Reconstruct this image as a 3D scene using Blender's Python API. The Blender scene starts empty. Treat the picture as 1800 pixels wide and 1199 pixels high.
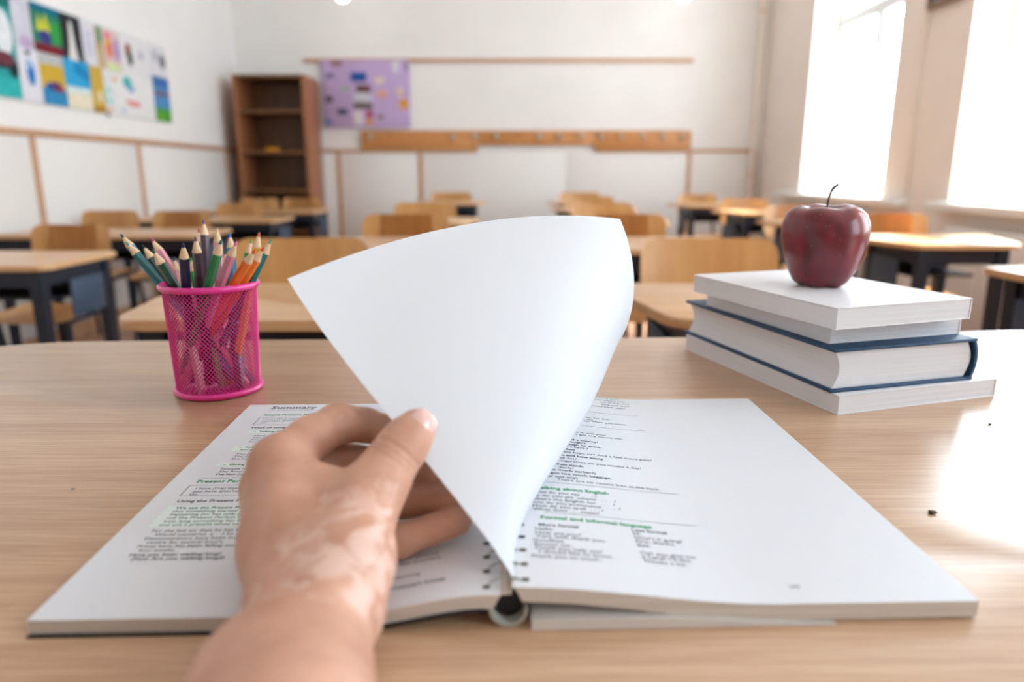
import bpy, bmesh, math, random
import numpy as np
from mathutils import Vector, Matrix

PI = math.pi
random.seed(7)
scene = bpy.context.scene
COL = scene.collection

# ------------------------------------------------------------------ camera
CAM_H = 0.955
cam_data = bpy.data.cameras.new('camera')
cam_data.sensor_width = 36.0
cam_data.lens = 25.0
cam_data.clip_start = 0.01
cam_data.dof.use_dof = True
cam_data.dof.focus_distance = 0.51
cam_data.dof.aperture_fstop = 4.2
cam = bpy.data.objects.new('camera', cam_data)
cam.location = (0, 0, CAM_H)
cam.rotation_euler = (PI / 2 - math.atan(295 / 1250), 0, 0)
COL.objects.link(cam)
scene.camera = cam

# ------------------------------------------------------------------ world, sun, exposure
world = bpy.data.worlds.new('daylight')
world.use_nodes = True
bgn = world.node_tree.nodes['Background']
bgn.inputs[0].default_value = (0.77, 0.90, 1.0, 1)
bgn.inputs[1].default_value = 8.0
scene.world = world

sun_d = bpy.data.lights.new('sun', 'SUN')
sun_d.energy = 16.0
sun_d.angle = math.radians(2.0)
sun_d.color = (1.0, 0.92, 0.83)
sun = bpy.data.objects.new('sun', sun_d)
sun.rotation_euler = Vector((0.80, 0.30, 1.15)).to_track_quat('Z', 'Y').to_euler()
sun.location = (6, 4, 8)
COL.objects.link(sun)

WINDOWS = [(4.72, 6.06), (2.55, 3.98), (0.55, 1.90), (-1.55, -0.20)]
WIN_Z0, WIN_Z1 = 0.80, 2.95
for k, (y0, y1) in enumerate(WINDOWS):
    ld = bpy.data.lights.new('window_portal', 'AREA')
    ld.shape = 'RECTANGLE'
    ld.size = y1 - y0
    ld.size_y = WIN_Z1 - WIN_Z0
    ld.cycles.is_portal = True
    lo = bpy.data.objects.new('window_portal', ld)
    lo.location = (2.80, (y0 + y1) / 2, (WIN_Z0 + WIN_Z1) / 2)
    lo.rotation_euler = Vector((1, 0, 0)).to_track_quat('Z', 'Y').to_euler()
    COL.objects.link(lo)

vs = scene.view_settings
vs.view_transform = 'Standard'
vs.look = 'None'
vs.exposure = 0.35
vs.gamma = 1.0
vs.use_curve_mapping = False
scene.cycles.max_bounces = 10
scene.cycles.diffuse_bounces = 6
scene.cycles.transparent_max_bounces = 16
scene.cycles.caustics_reflective = False
scene.cycles.caustics_refractive = False
scene.cycles.sample_clamp_indirect = 8.0


# ------------------------------------------------------------------ helpers
def lin(c):
    if isinstance(c, str):
        c = c.lstrip('#')
        c = [int(c[i:i + 2], 16) / 255 for i in (0, 2, 4)]
    return tuple((x / 12.92 if x <= 0.04045 else ((x + 0.055) / 1.055) ** 2.4) for x in c)


MATS = {}


def mat(name, col, rough=0.5, spec=0.5, metal=0.0, coat=0.0, var=0.0, scale=20.0, bump=0.0, sss=0.0):
    """Plain paint-like procedural material with a little tonal variation."""
    if name in MATS:
        return MATS[name]
    m = bpy.data.materials.new(name)
    m.use_nodes = True
    nt = m.node_tree
    b = nt.nodes['Principled BSDF']
    c = lin(col)
    b.inputs['Base Color'].default_value = (*c, 1)
    b.inputs['Roughness'].default_value = rough
    b.inputs['Specular IOR Level'].default_value = spec
    b.inputs['Metallic'].default_value = metal
    b.inputs['Coat Weight'].default_value = coat
    if sss:
        b.inputs['Subsurface Weight'].default_value = sss
        b.inputs['Subsurface Radius'].default_value = (0.006, 0.003, 0.002)
        b.inputs['Subsurface Scale'].default_value = 1.0
    if var or bump:
        tc = nt.nodes.new('ShaderNodeTexCoord')
        nz = nt.nodes.new('ShaderNodeTexNoise')
        nz.inputs['Scale'].default_value = scale
        nz.inputs['Detail'].default_value = 4
        nt.links.new(tc.outputs['Object'], nz.inputs['Vector'])
        if var:
            r = nt.nodes.new('ShaderNodeValToRGB')
            r.color_ramp.elements[0].position = 0.3
            r.color_ramp.elements[1].position = 0.7
            r.color_ramp.elements[0].color = (*[x * (1 - var) for x in c], 1)
            r.color_ramp.elements[1].color = (*[min(1, x * (1 + var)) for x in c], 1)
            nt.links.new(nz.outputs['Fac'], r.inputs['Fac'])
            nt.links.new(r.outputs['Color'], b.inputs['Base Color'])
        if bump:
            bp = nt.nodes.new('ShaderNodeBump')
            bp.inputs['Strength'].default_value = bump
            bp.inputs['Distance'].default_value = 0.001
            nt.links.new(nz.outputs['Fac'], bp.inputs['Height'])
            nt.links.new(bp.outputs['Normal'], b.inputs['Normal'])
    MATS[name] = m
    return m


def wood(name, c0, c1, scale=(2, 30, 30), rough=0.4, coat=0.0, spec=0.5, fine=(8, 400, 400), fine_amt=0.35, bump=0.05):
    if name in MATS:
        return MATS[name]
    m = bpy.data.materials.new(name)
    m.use_nodes = True
    nt = m.node_tree
    b = nt.nodes['Principled BSDF']
    b.inputs['Roughness'].default_value = rough
    b.inputs['Coat Weight'].default_value = coat
    b.inputs['Coat Roughness'].default_value = 0.2
    b.inputs['Specular IOR Level'].default_value = spec
    tc = nt.nodes.new('ShaderNodeTexCoord')
    outs = []
    for sc_, det in ((scale, 5), (fine, 3)):
        mp = nt.nodes.new('ShaderNodeMapping')
        mp.inputs['Scale'].default_value = sc_
        nz = nt.nodes.new('ShaderNodeTexNoise')
        nz.inputs['Scale'].default_value = 1.0
        nz.inputs['Detail'].default_value = det
        nz.inputs['Distortion'].default_value = 0.4
        nt.links.new(tc.outputs['Object'], mp.inputs['Vector'])
        nt.links.new(mp.outputs['Vector'], nz.inputs['Vector'])
        outs.append(nz)
    mx = nt.nodes.new('ShaderNodeMix')
    mx.data_type = 'FLOAT'
    mx.inputs[0].default_value = fine_amt
    nt.links.new(outs[0].outputs['Fac'], mx.inputs[2])
    nt.links.new(outs[1].outputs['Fac'], mx.inputs[3])
    r = nt.nodes.new('ShaderNodeValToRGB')
    r.color_ramp.elements[0].position = 0.32
    r.color_ramp.elements[1].position = 0.68
    r.color_ramp.elements[0].color = (*lin(c0), 1)
    r.color_ramp.elements[1].color = (*lin(c1), 1)
    nt.links.new(mx.outputs[0], r.inputs['Fac'])
    nt.links.new(r.outputs['Color'], b.inputs['Base Color'])
    if bump:
        bp = nt.nodes.new('ShaderNodeBump')
        bp.inputs['Strength'].default_value = bump
        bp.inputs['Distance'].default_value = 0.0006
        nt.links.new(outs[1].outputs['Fac'], bp.inputs['Height'])
        nt.links.new(bp.outputs['Normal'], b.inputs['Normal'])
    MATS[name] = m
    return m


def new_mesh(name, bm, mats, smooth=False, angle=None):
    bmesh.ops.recalc_face_normals(bm, faces=bm.faces[:])
    me = bpy.data.meshes.new(name)
    bm.to_mesh(me)
    bm.free()
    for m in (mats if isinstance(mats, (list, tuple)) else [mats]):
        me.materials.append(m)
    if smooth:
        me.polygons.foreach_set('use_smooth', [True] * len(me.polygons))
        if angle:
            me.set_sharp_from_angle(angle=math.radians(angle))
    return me


def put(name, me, parent=None, loc=None, rot=None):
    o = bpy.data.objects.new(name, me)
    COL.objects.link(o)
    if parent is not None:
        o.parent = parent
    if loc is not None:
        o.location = loc
    if rot is not None:
        o.rotation_euler = rot
    return o


def tag(o, label=None, cat=None, group=None, kind=None):
    if label:
        o['label'] = label
    if cat:
        o['category'] = cat
    if group:
        o['group'] = group
    if kind:
        o['kind'] = kind
    return o


def thing(name, label, cat, loc=(0, 0, 0), rz=0.0, group=None):
    o = put(name, None, None, loc, (0, 0, rz))
    o.empty_display_size = 0.05
    return tag(o, label, cat, group)


def structure(o, label=None):
    o['kind'] = 'structure'
    if label:
        o['label'] = label
    return o


def box(bm, x0, x1, y0, y1, z0, z1, mi=0, bevel=0.0, seg=2):
    v = [bm.verts.new(p) for p in ((x0, y0, z0), (x1, y0, z0), (x1, y1, z0), (x0, y1, z0),
                                   (x0, y0, z1), (x1, y0, z1), (x1, y1, z1), (x0, y1, z1))]
    fs = [bm.faces.new([v[i] for i in f]) for f in
          ((3, 2, 1, 0), (4, 5, 6, 7), (0, 1, 5, 4), (1, 2, 6, 5), (2, 3, 7, 6), (3, 0, 4, 7))]
    for f in fs:
        f.material_index = mi
    if bevel:
        es = list({e for f in fs for e in f.edges})
        bmesh.ops.bevel(bm, geom=es, offset=bevel, segments=seg, affect='EDGES', profile=0.5)
    return v


def box_mesh(name, dims, m, bevel=0.0, seg=2):
    bm = bmesh.new()
    box(bm, *dims, bevel=bevel, seg=seg)
    return new_mesh(name, bm, m, smooth=bevel > 0, angle=40)


def prism(bm, pts, z0, z1, mi=0, bevel=0.0):
    """Vertical extrusion of an XY outline."""
    a = [bm.verts.new((x, y, z0)) for x, y in pts]
    b = [bm.verts.new((x, y, z1)) for x, y in pts]
    n = len(pts)
    f0 = bm.faces.new(a[::-1])
    f1 = bm.faces.new(b)
    fs = [f0, f1]
    for i in range(n):
        fs.append(bm.faces.new((a[i], a[(i + 1) % n], b[(i + 1) % n], b[i])))
    for f in fs:
        f.material_index = mi
    if bevel:
        bmesh.ops.bevel(bm, geom=list(f0.edges) + list(f1.edges), offset=bevel, segments=2, affect='EDGES', profile=0.5)


def rounded(pts, r, n=6):
    """Round the corners of a polygon."""
    out = []
    N = len(pts)
    for i in range(N):
        p = Vector(pts[i]); a = Vector(pts[i - 1]); b = Vector(pts[(i + 1) % N])
        rr = r[i] if isinstance(r, (list, tuple)) else r
        u = (a - p).normalized(); w = (b - p).normalized()
        p0 = p + u * rr; p1 = p + w * rr
        for k in range(n + 1):
            t = k / n
            q = p0 * (1 - t) ** 2 + p * 2 * t * (1 - t) + p1 * t * t
            out.append((q.x, q.y))
    return out


def tube(bm, pts, rad, n=10, caps=True, mi=0):
    pts = [Vector(p) for p in pts]
    rads = rad if isinstance(rad, (list, tuple)) else [rad] * len(pts)
    rings = []
    up = None
    for i, p in enumerate(pts):
        if i == 0:
            d = pts[1] - p
        elif i == len(pts) - 1:
            d = p - pts[i - 1]
        else:
            d = (pts[i + 1] - p).normalized() + (p - pts[i - 1]).normalized()
        d.normalize()
        if up is None:
            up = Vector((0, 0, 1)) if abs(d.z) < 0.9 else Vector((1, 0, 0))
        s = d.cross(up).normalized()
        up = s.cross(d).normalized()
        rings.append([bm.verts.new(p + (s * math.cos(2 * PI * k / n) + up * math.sin(2 * PI * k / n)) * rads[i]) for k in range(n)])
    for a, b in zip(rings, rings[1:]):
        for k in range(n):
            f = bm.faces.new((a[k], a[(k + 1) % n], b[(k + 1) % n], b[k]))
            f.material_index = mi
    if caps:
        bm.faces.new(rings[0][::-1]).material_index = mi
        bm.faces.new(rings[-1]).material_index = mi


def lathe(bm, prof, n=32, mi=0, fn=None):
    rings = []
    for r, z in prof:
        if r < 1e-6:
            rings.append([bm.verts.new((0, 0, z))])
            continue
        ring = []
        for k in range(n):
            a = 2 * PI * k / n
            rr, zz = (r, z) if fn is None else fn(r, z, a)
            ring.append(bm.verts.new((rr * math.cos(a), rr * math.sin(a), zz)))
        rings.append(ring)
    for a, b in zip(rings, rings[1:]):
        for k in range(n):
            k2 = (k + 1) % n
            if len(a) == 1 and len(b) == 1:
                continue
            if len(a) == 1:
                f = bm.faces.new((a[0], b[k2], b[k]))
            elif len(b) == 1:
                f = bm.faces.new((a[k], a[k2], b[0]))
            else:
                f = bm.faces.new((a[k], a[k2], b[k2], b[k]))
            f.material_index = mi


def sstep(a, b, x):
    t = min(1.0, max(0.0, (x - a) / (b - a)))
    return t * t * (3 - 2 * t)


# ------------------------------------------------------------------ materials
M_WALL = mat('wall_paint', '#ebe9e6', 0.75, 0.25, var=0.02, scale=3, bump=0.05)
M_WALLR = mat('window_wall_paint', '#f1e9e1', 0.75, 0.25, var=0.02, scale=3)
M_PANEL = mat('wainscot_panel', '#e6e3df', 0.45, 0.4, var=0.015, scale=2)
M_TRIM = wood('trim_wood', '#b98c68', '#cda583', rough=0.5)
M_RACK = wood('rack_wood', '#b9783f', '#d09457', scale=(3, 20, 20), rough=0.45)
M_CEIL = mat('ceiling_paint', '#efeeec', 0.8, 0.2, var=0.01, scale=2)
M_FLOOR = wood('floor_wood', '#ac8266', '#c49d80', scale=(6, 1.2, 6), fine=(60, 6, 60), rough=0.32, coat=0.2)
M_FRAME = mat('window_frame_white', '#e9eef2', 0.35, 0.5, var=0.01)
M_SILL = mat('sill_white', '#f0f0ee', 0.3, 0.5, var=0.01)
M_TABLE = wood('table_oak', '#aa8262', '#cfac8a', scale=(1.4, 45, 45), fine=(18, 640, 640), fine_amt=0.6, rough=0.36, coat=0.6, bump=0.12)
M_TABLE_EDGE = wood('table_edge', '#a87f5d', '#bf9672', rough=0.5)
M_DESK = wood('desk_laminate', '#c9996a', '#ddb487', scale=(2, 14, 14), fine=(10, 160, 160), rough=0.28, coat=0.15)
M_PLY = wood('chair_plywood', '#c28a4c', '#d6a263', scale=(14, 3, 3), fine=(120, 8, 8), rough=0.32, coat=0.2)
M_NAVY = mat('navy_steel', '#131c2b', 0.4, 0.5, var=0.05)
M_PLATE = mat('slate_plate', '#38485c', 0.5, 0.4, var=0.03)
M_CASE = wood('bookcase_veneer', '#5d3a1c', '#7a5029', scale=(20, 20, 2), fine=(200, 200, 10), rough=0.4)
M_CASE_SIDE = wood('bookcase_edge', '#8a5634', '#a66c47', scale=(20, 20, 2), fine=(200, 200, 10), rough=0.4)
M_WHITE = mat('white_enamel', '#ecebe8', 0.4, 0.5)
M_STEEL = mat('brushed_steel', '#c4c4c2', 0.35, 0.5, metal=0.9)

# ------------------------------------------------------------------ room shell
RX0, RX1, RY0, RY1, RZ = -2.60, 2.40, -2.60, 7.10, 3.30
structure(put('floor', box_mesh('floor', (RX0 - .2, RX1 + .4, RY0 - .2, RY1 + .2, -.1, 0), M_FLOOR)), 'warm brown wooden classroom floor')
structure(put('ceiling', box_mesh('ceiling', (RX0 - .2, RX1 + .4, RY0 - .2, RY1 + .2, RZ, RZ + .1), M_CEIL)), 'white painted ceiling')
wall_back = structure(put('wall_back', box_mesh('wall_back', (RX0 - .2, RX1 + .4, RY1, RY1 + .2, 0, RZ), M_WALL)), 'white back wall of the classroom')
wall_left = structure(put('wall_left', box_mesh('wall_left', (RX0 - .2, RX0, RY0, RY1, 0, RZ), M_WALL)), 'white side wall with pinned drawings')
structure(put('wall_front', box_mesh('wall_front', (RX0 - .2, RX1 + .4, RY0 - .2, RY0, 0, RZ), mat('front_wall_fill_grey', '#c6c8c6', .7, .3, var=.03, scale=2))), 'unseen front wall, greyed to hold back fill light')  # plain wall out of view, its grey chosen to limit fill light
bm = bmesh.new()
edges = [RY0] + [y for w in sorted(WINDOWS) for y in w] + [RY1]
for a, b in zip(edges[::2], edges[1::2]):
    box(bm, RX1, RX1 + .40, a, b, 0, RZ)
for a, b in WINDOWS:
    box(bm, RX1, RX1 + .40, a, b, 0, WIN_Z0)
    box(bm, RX1, RX1 + .40, a, b, WIN_Z1, RZ)
wall_right = structure(put('wall_right', new_mesh('wall_right', bm, M_WALLR)), 'cream window wall with deep reveals')

RAIL_Z = 1.150
BB = [-2.60, -1.674, -0.884, 0.525, 1.712, 2.348]
for a, b in zip(BB, BB[1:]):
    put('panel', box_mesh('panel', (a + .003, b - .003, RY1 - .010, RY1 + .001, .09, RAIL_Z), M_PANEL, .002), wall_back)
for x in (-1.674, -0.884, 1.712, 2.335):
    put('batten', box_mesh('batten', (x - .020, x + .020, RY1 - .020, RY1 - .008, .09, RAIL_Z), M_TRIM, .003), wall_back)
LB = [6.98, 6.63, 5.10, 3.98, 2.86, 1.74, 0.62, -0.50, -1.62, -2.58]
for a, b in zip(LB, LB[1:]):
    put('panel', box_mesh('panel', (RX0 - .001, RX0 + .010, b + .003, a - .003, .09, RAIL_Z), M_PANEL, .002), wall_left)
for y in LB[1:-1]:
    put('batten', box_mesh('batten', (RX0 + .008, RX0 + .020, y - .022, y + .022, .09, RAIL_Z), M_TRIM, .003), wall_left)
structure(put('trim_1', box_mesh('trim', (-2.575, -.335, RY1 - .024, RY1, RAIL_Z, RAIL_Z + .029), M_TRIM, .004)), 'wooden chair rail on the back wall beside the bookcase')
structure(put('trim_4', box_mesh('trim', (.80, 2.36, RY1 - .024, RY1, RAIL_Z, RAIL_Z + .029), M_TRIM, .004)), 'wooden chair rail on the back wall towards the windows')
structure(put('trim_2', box_mesh('trim', (RX0, RX0 + .024, RY0, RY1 - .026, RAIL_Z, RAIL_Z + .036), M_TRIM, .004)), 'wooden chair rail along the side wall')
structure(put('trim_3', box_mesh('trim', (-1.95, 1.70, RY1 - .022, RY1, 1.965, 2.000), M_TRIM, .004)), 'wooden picture strip high on the back wall')
structure(put('baseboard_back', box_mesh('baseboard', (RX0 + .02, RX1 - .02, RY1 - .018, RY1, 0, .088), M_TRIM, .003)))
structure(put('baseboard_left', box_mesh('baseboard', (RX0, RX0 + .018, RY0, RY1 - .02, 0, .088), M_TRIM, .003)))

# windows ------------------------------------------------------------
glass = bpy.data.materials.new('window_glass')
glass.use_nodes = True
nt = glass.node_tree
for n_ in list(nt.nodes):
    nt.nodes.remove(n_)
o_ = nt.nodes.new('ShaderNodeOutputMaterial'); t_ = nt.nodes.new('ShaderNodeBsdfTransparent')
g_ = nt.nodes.new('ShaderNodeBsdfGlossy'); x_ = nt.nodes.new('ShaderNodeMixShader')
g_.inputs['Roughness'].default_value = 0.02
x_.inputs[0].default_value = 0.05
nt.links.new(t_.outputs[0], x_.inputs[1]); nt.links.new(g_.outputs[0], x_.inputs[2]); nt.links.new(x_.outputs[0], o_.inputs[0])

FX = RX1 + .20
for k, (y0, y1) in enumerate(WINDOWS):
    wn = structure(put('window_%d' % (k + 1), None), ['far', 'middle', 'near', 'rear'][k] + ' tall white framed classroom window')
    ym, zt = (y0 + y1) / 2, 2.10
    bm = bmesh.new()
    box(bm, FX, FX + .07, y0, y0 + .07, WIN_Z0, WIN_Z1); box(bm, FX, FX + .07, y1 - .07, y1, WIN_Z0, WIN_Z1)
    box(bm, FX, FX + .07, y0 + .07, y1 - .07, WIN_Z0, WIN_Z0 + .07); box(bm, FX, FX + .07, y0 + .07, y1 - .07, WIN_Z1 - .07, WIN_Z1)
    put('frame', new_mesh('frame', bm, M_FRAME), wn)
    put('transom', box_mesh('transom', (FX - .01, FX + .07, y0 + .07, y1 - .07, zt - .045, zt + .045), M_FRAME, .006), wn)
    put('mullion', box_mesh('mullion', (FX - .01, FX + .07, ym - .05, ym + .05, WIN_Z0 + .07, zt - .045), M_FRAME, .006), wn)
    for a, b, c, d in ((y0 + .07, ym - .05, WIN_Z0 + .07, zt - .045), (ym + .05, y1 - .07, WIN_Z0 + .07, zt - .045), (y0 + .07, y1 - .07, zt + .045, WIN_Z1 - .07)):
        pn = put('pane', box_mesh('pane', (FX + .032, FX + .038, a, b, c, d), glass), wn)
    bm = bmesh.new()
    box(bm, FX + .025, FX + .045, ym - .012, ym + .012, 1.35, 1.47, bevel=.004)
    put('handle', new_mesh('handle', bm, M_STEEL), wn)
    put('sill', box_mesh('sill', (RX1 - .10, FX, y0 - .02 - (.32 if k == 0 else .04), y1 + (.34 if k == 0 else .06), WIN_Z0 - .045, WIN_Z0 + .002), M_SILL, .008), wn)

# ------------------------------------------------------------------ teacher table
T = 0.76
tt = thing('teacher_desk', 'wide light oak teacher desk with rounded far corners in the foreground', 'desk')
edge = [(-.66, .02), (.98, .02), (.98, .80), (.93, .86), (.84, .885), (.72, .889), (.616, .884), (.42, .864), (.215, .846), (0, .839), (-.205, .8337), (-.44, .828), (-.535, .824), (-.585, .8075), (-.628, .78), (-.653, .74), (-.66, .69)]
bm = bmesh.new()
prism(bm, edge, T - .026, T, bevel=.003)
put('tabletop', new_mesh('tabletop', bm, M_TABLE, True, 30), tt)
for x in (-.60, .90):
    put('side_panel', box_mesh('side_panel', (x, x + .03, .06, .74, 0, T - .026), M_TABLE_EDGE, .003), tt)
put('modesty_panel', box_mesh('modesty_panel', (-.57, .90, .66, .68, .22, T - .026), M_TABLE_EDGE, .002), tt)

# ------------------------------------------------------------------ notebook
NB_O, NB_A, NB_H, NB_W = Vector((0, .2765, T)), math.radians(1.7), .293, .209


def z_bot(x):
    arch = .0085 * max(0.0, 1 - ((x + .0018) / .0062) ** 2)
    return arch + (.0085 * sstep(-.075, -.012, x) if x < 0 else .0115 * (1 - sstep(0, .12, x)))


def z_top(x):
    return .0075 + .0085 * sstep(-.075, -.012, x) if x < 0 else .009 + .0105 * (1 - sstep(0, .12, x))


def paper(name, col, rough=0.55, trans=0.0):
    m = mat(name, col, rough, 0.35, var=0.008, scale=6)
    return m


M_PAGE = paper('page_paper', '#d8dbe0', 0.42)
M_EDGES = bpy.data.materials.new('page_edges')
M_EDGES.use_nodes = True
nt = M_EDGES.node_tree
b_ = nt.nodes['Principled BSDF']
b_.inputs['Roughness'].default_value = 0.8
tc = nt.nodes.new('ShaderNodeTexCoord'); mp = nt.nodes.new('ShaderNodeMapping'); nz = nt.nodes.new('ShaderNodeTexNoise'); rp = nt.nodes.new('ShaderNodeValToRGB')
mp.inputs['Scale'].default_value = (6, 6, 1600)
nz.inputs['Scale'].default_value = 1; nz.inputs['Detail'].default_value = 2
rp.color_ramp.elements[0].position = .3; rp.color_ramp.elements[1].position = .7
rp.color_ramp.elements[0].color = (*lin('#b9aea0'), 1); rp.color_ramp.elements[1].color = (*lin('#d8d0c6'), 1)
nt.links.new(tc.outputs['Object'], mp.inputs[0]); nt.links.new(mp.outputs[0], nz.inputs[0]); nt.links.new(nz.outputs['Fac'], rp.inputs[0]); nt.links.new(rp.outputs[0], b_.inputs['Base Color'])
M_DARK = mat('black_cover_and_tunnel_shade', '#0b0d12', 0.45, 0.4)  # left cover, and the shade painted inside the comb tube
M_COMB = mat('pale_comb_plastic', '#a7aaa0', 0.35, 0.5)
M_HOLE = mat('punched_hole_shade', '#4a443c', 0.9, 0.1)
M_COVER = mat('grey_card_cover', '#cfcac4', 0.6, 0.3, var=0.02)
M_INK = mat('black_ink', '#5a5f68', 0.8, 0.2)
M_GREEN = mat('green_ink', '#35a06e', 0.8, 0.2)
M_TINT = mat('pale_green_tint', '#dbe9e4', 0.7, 0.2)

nb = thing('notebook', 'open comb-bound workbook with printed pages lying on the teacher desk', 'notebook', NB_O, NB_A)


def strip_block(name, xs, zb, zt, y0, y1, mtop, mside, ny=10):
    """A thick curved sheet pack: profile in x, extruded along y."""
    bm = bmesh.new()
    ys = [y0 + (y1 - y0) * j / ny for j in range(ny + 1)]
    top = [[bm.verts.new((x, y, zt(x))) for y in ys] for x in xs]
    bot = [[bm.verts.new((x, y, zb(x))) for y in ys] for x in xs]
    for i in range(len(xs) - 1):
        for j in range(ny):
            bm.faces.new((top[i][j], top[i + 1][j], top[i + 1][j + 1], top[i][j + 1])).material_index = 0
            bm.faces.new((bot[i][j], bot[i][j + 1], bot[i + 1][j + 1], bot[i + 1][j])).material_index = 1
        for j in (0, ny):
            bm.faces.new((top[i][j], bot[i][j], bot[i + 1][j], top[i + 1][j])).material_index = 1
    for i in (0, len(xs) - 1):
        for j in range(ny):
            bm.faces.new((top[i][j], top[i][j + 1], bot[i][j + 1], bot[i][j])).material_index = 1
    return new_mesh(name, bm, [mtop, mside], True, 35)


xsl = [-NB_W + (NB_W - .0120) * i / 36 for i in range(37)] + [-.0120 + .0105 * i / 10 for i in range(1, 11)]
xsr = [-.0012 + .0062 * i / 8 for i in range(8)] + [.0050 + (NB_W - .0050) * i / 36 for i in range(37)]
stack_l = put('page_stack', strip_block('page_stack_left', xsl, lambda x: z_bot(x) + .0008, z_top, 0, NB_H, M_PAGE, M_EDGES), nb)
stack_r = put('page_stack', strip_block('page_stack_right', xsr, lambda x: z_bot(x) + .0009, z_top, 0, NB_H, M_PAGE, M_EDGES), nb)
put('cover', strip_block('cover_left', xsl[:37], lambda x: z_bot(x) + .0001, lambda x: z_bot(x) + .0008, -.002, NB_H + .002, M_DARK, M_DARK), nb)
put('cover', strip_block('cover_right', [.0085 + .1355 * i / 20 for i in range(21)], lambda x: .0002, lambda x: .0002 + .0048 * (1 - sstep(.06, .142, x)) * sstep(.004, .012, x + .002) + .0001, -.003, NB_H, M_COVER, M_COVER), nb)
# comb binding: trough along the spine and rings through the holes
bm = bmesh.new()
n = 14
prof = []
for i in range(n + 1):
    a = PI + PI * i / n
    prof.append((.0085 * math.cos(a) - .0015, .0096 + .0088 * math.sin(a)))
inner = [(x * .86, .0096 + (z - .0096) * .86) for x, z in prof][::-1]
loop = prof + inner
va = [bm.verts.new((x, -.001, z)) for x, z in loop]
vb = [bm.verts.new((x, NB_H + .001, z)) for x, z in loop]
N = len(loop)
for i in range(N):
    bm.faces.new((va[i], va[(i + 1) % N], vb[(i + 1) % N], vb[i]))
for i in range(n):
    bm.faces.new((va[i], va[i + 1], va[N - 2 - i], va[N - 1 - i])); bm.faces.new((vb[i], vb[i + 1], vb[N - 2 - i], vb[N - 1 - i]))
spine_o = put('binding_spine', new_mesh('binding_spine', bm, M_COMB, True, 40), nb)
bm = bmesh.new()
tube(bm, [(-.0018, .004, .0090), (-.0018, NB_H - .004, .0090)], .0058, 12)  # black rod stands in for the shade inside the hollow comb
put('binding_tunnel_shade', new_mesh('binding_tunnel_shade', bm, M_DARK, True, 40), nb)
bm = bmesh.new()
for i in range(9):
    a = PI * i / 8
    for yy in (-.0009, .0009):
        bm.verts.new((.0095 * math.cos(a) - .0018, yy, .0150 + .0058 * math.sin(a)))
bm.verts.ensure_lookup_table()
for i in range(8):
    bm.faces.new((bm.verts[2 * i], bm.verts[2 * i + 1], bm.verts[2 * i + 3], bm.verts[2 * i + 2]))
bmesh.ops.solidify(bm, geom=bm.faces[:], thickness=.0005)
ring_me = new_mesh('binding_ring', bm, M_COMB, True, 50)
bm = bmesh.new()
prism(bm, rounded([(-.0017, -.0013), (.0017, -.0013), (.0017, .0013), (-.0017, .0013)], .0009, 4), -.0001, .00012)  # thin plate on the paper, coloured dark for the shade in a hole
hole_me = new_mesh('hole_shade_plate', bm, M_HOLE)
for i in range(23):
    yy = .0062 + i * .0127
    put('binding_ring', ring_me, spine_o, (0, yy, 0))
    for x in (-.0112, .0062):
        sl = (z_top(x + .001) - z_top(x - .001)) / .002
        put('hole_shade_plate', hole_me, stack_l if x < 0 else stack_r, (x, yy, z_top(x) + .00005), (0, -math.atan(sl), 0))

# printed text -------------------------------------------------------
_font = {}


def text_verts(s, size, align='LEFT', weight=0.0):
    key = (s, size, align, weight)
    cu = bpy.data.curves.new('txt', 'FONT')
    cu.body = s; cu.size = size; cu.align_x = align
    cu.resolution_u = 2
    cu.offset = weight
    ob = bpy.data.objects.new('txt', cu)
    COL.objects.link(ob)
    dg = bpy.context.evaluated_depsgraph_get()
    me = bpy.data.meshes.new_from_object(ob.evaluated_get(dg))
    vs_ = [tuple(v.co) for v in me.vertices]
    fs = [tuple(p.vertices) for p in me.polygons]
    bpy.data.objects.remove(ob); bpy.data.curves.remove(cu); bpy.data.meshes.remove(me)
    return vs_, fs


def print_page(name, lines, rules, m, lift=.00018):
    side_o = stack_l if (lines[0][1] if lines else rules[0][0]) < -.005 else stack_r
    V, Fc = [], []
    for s, x, y, size, al, wt in lines:
        vs_, fs = text_verts(s, size, al, wt)
        b0 = len(V)
        for vx, vy, vz in vs_:
            X, Y = x + vx, y + vy
            V.append((X, Y, z_top(X) + lift))
        Fc += [tuple(i + b0 for i in f) for f in fs]
    for x0, y0, x1, y1 in rules:
        nseg = max(1, int(abs(x1 - x0) / .004))
        for i in range(nseg):
            a = x0 + (x1 - x0) * i / nseg; b = x0 + (x1 - x0) * (i + 1) / nseg
            b0 = len(V)
            V += [(a, y0, z_top(a) + lift * .8), (b, y0, z_top(b) + lift * .8), (b, y1, z_top(b) + lift * .8), (a, y1, z_top(a) + lift * .8)]
            Fc.append((b0, b0 + 1, b0 + 2, b0 + 3))
    me = bpy.data.meshes.new(name)
    me.from_pydata(V, [], Fc)
    me.materials.append(m)
    return put(name, me, side_o)


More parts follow.
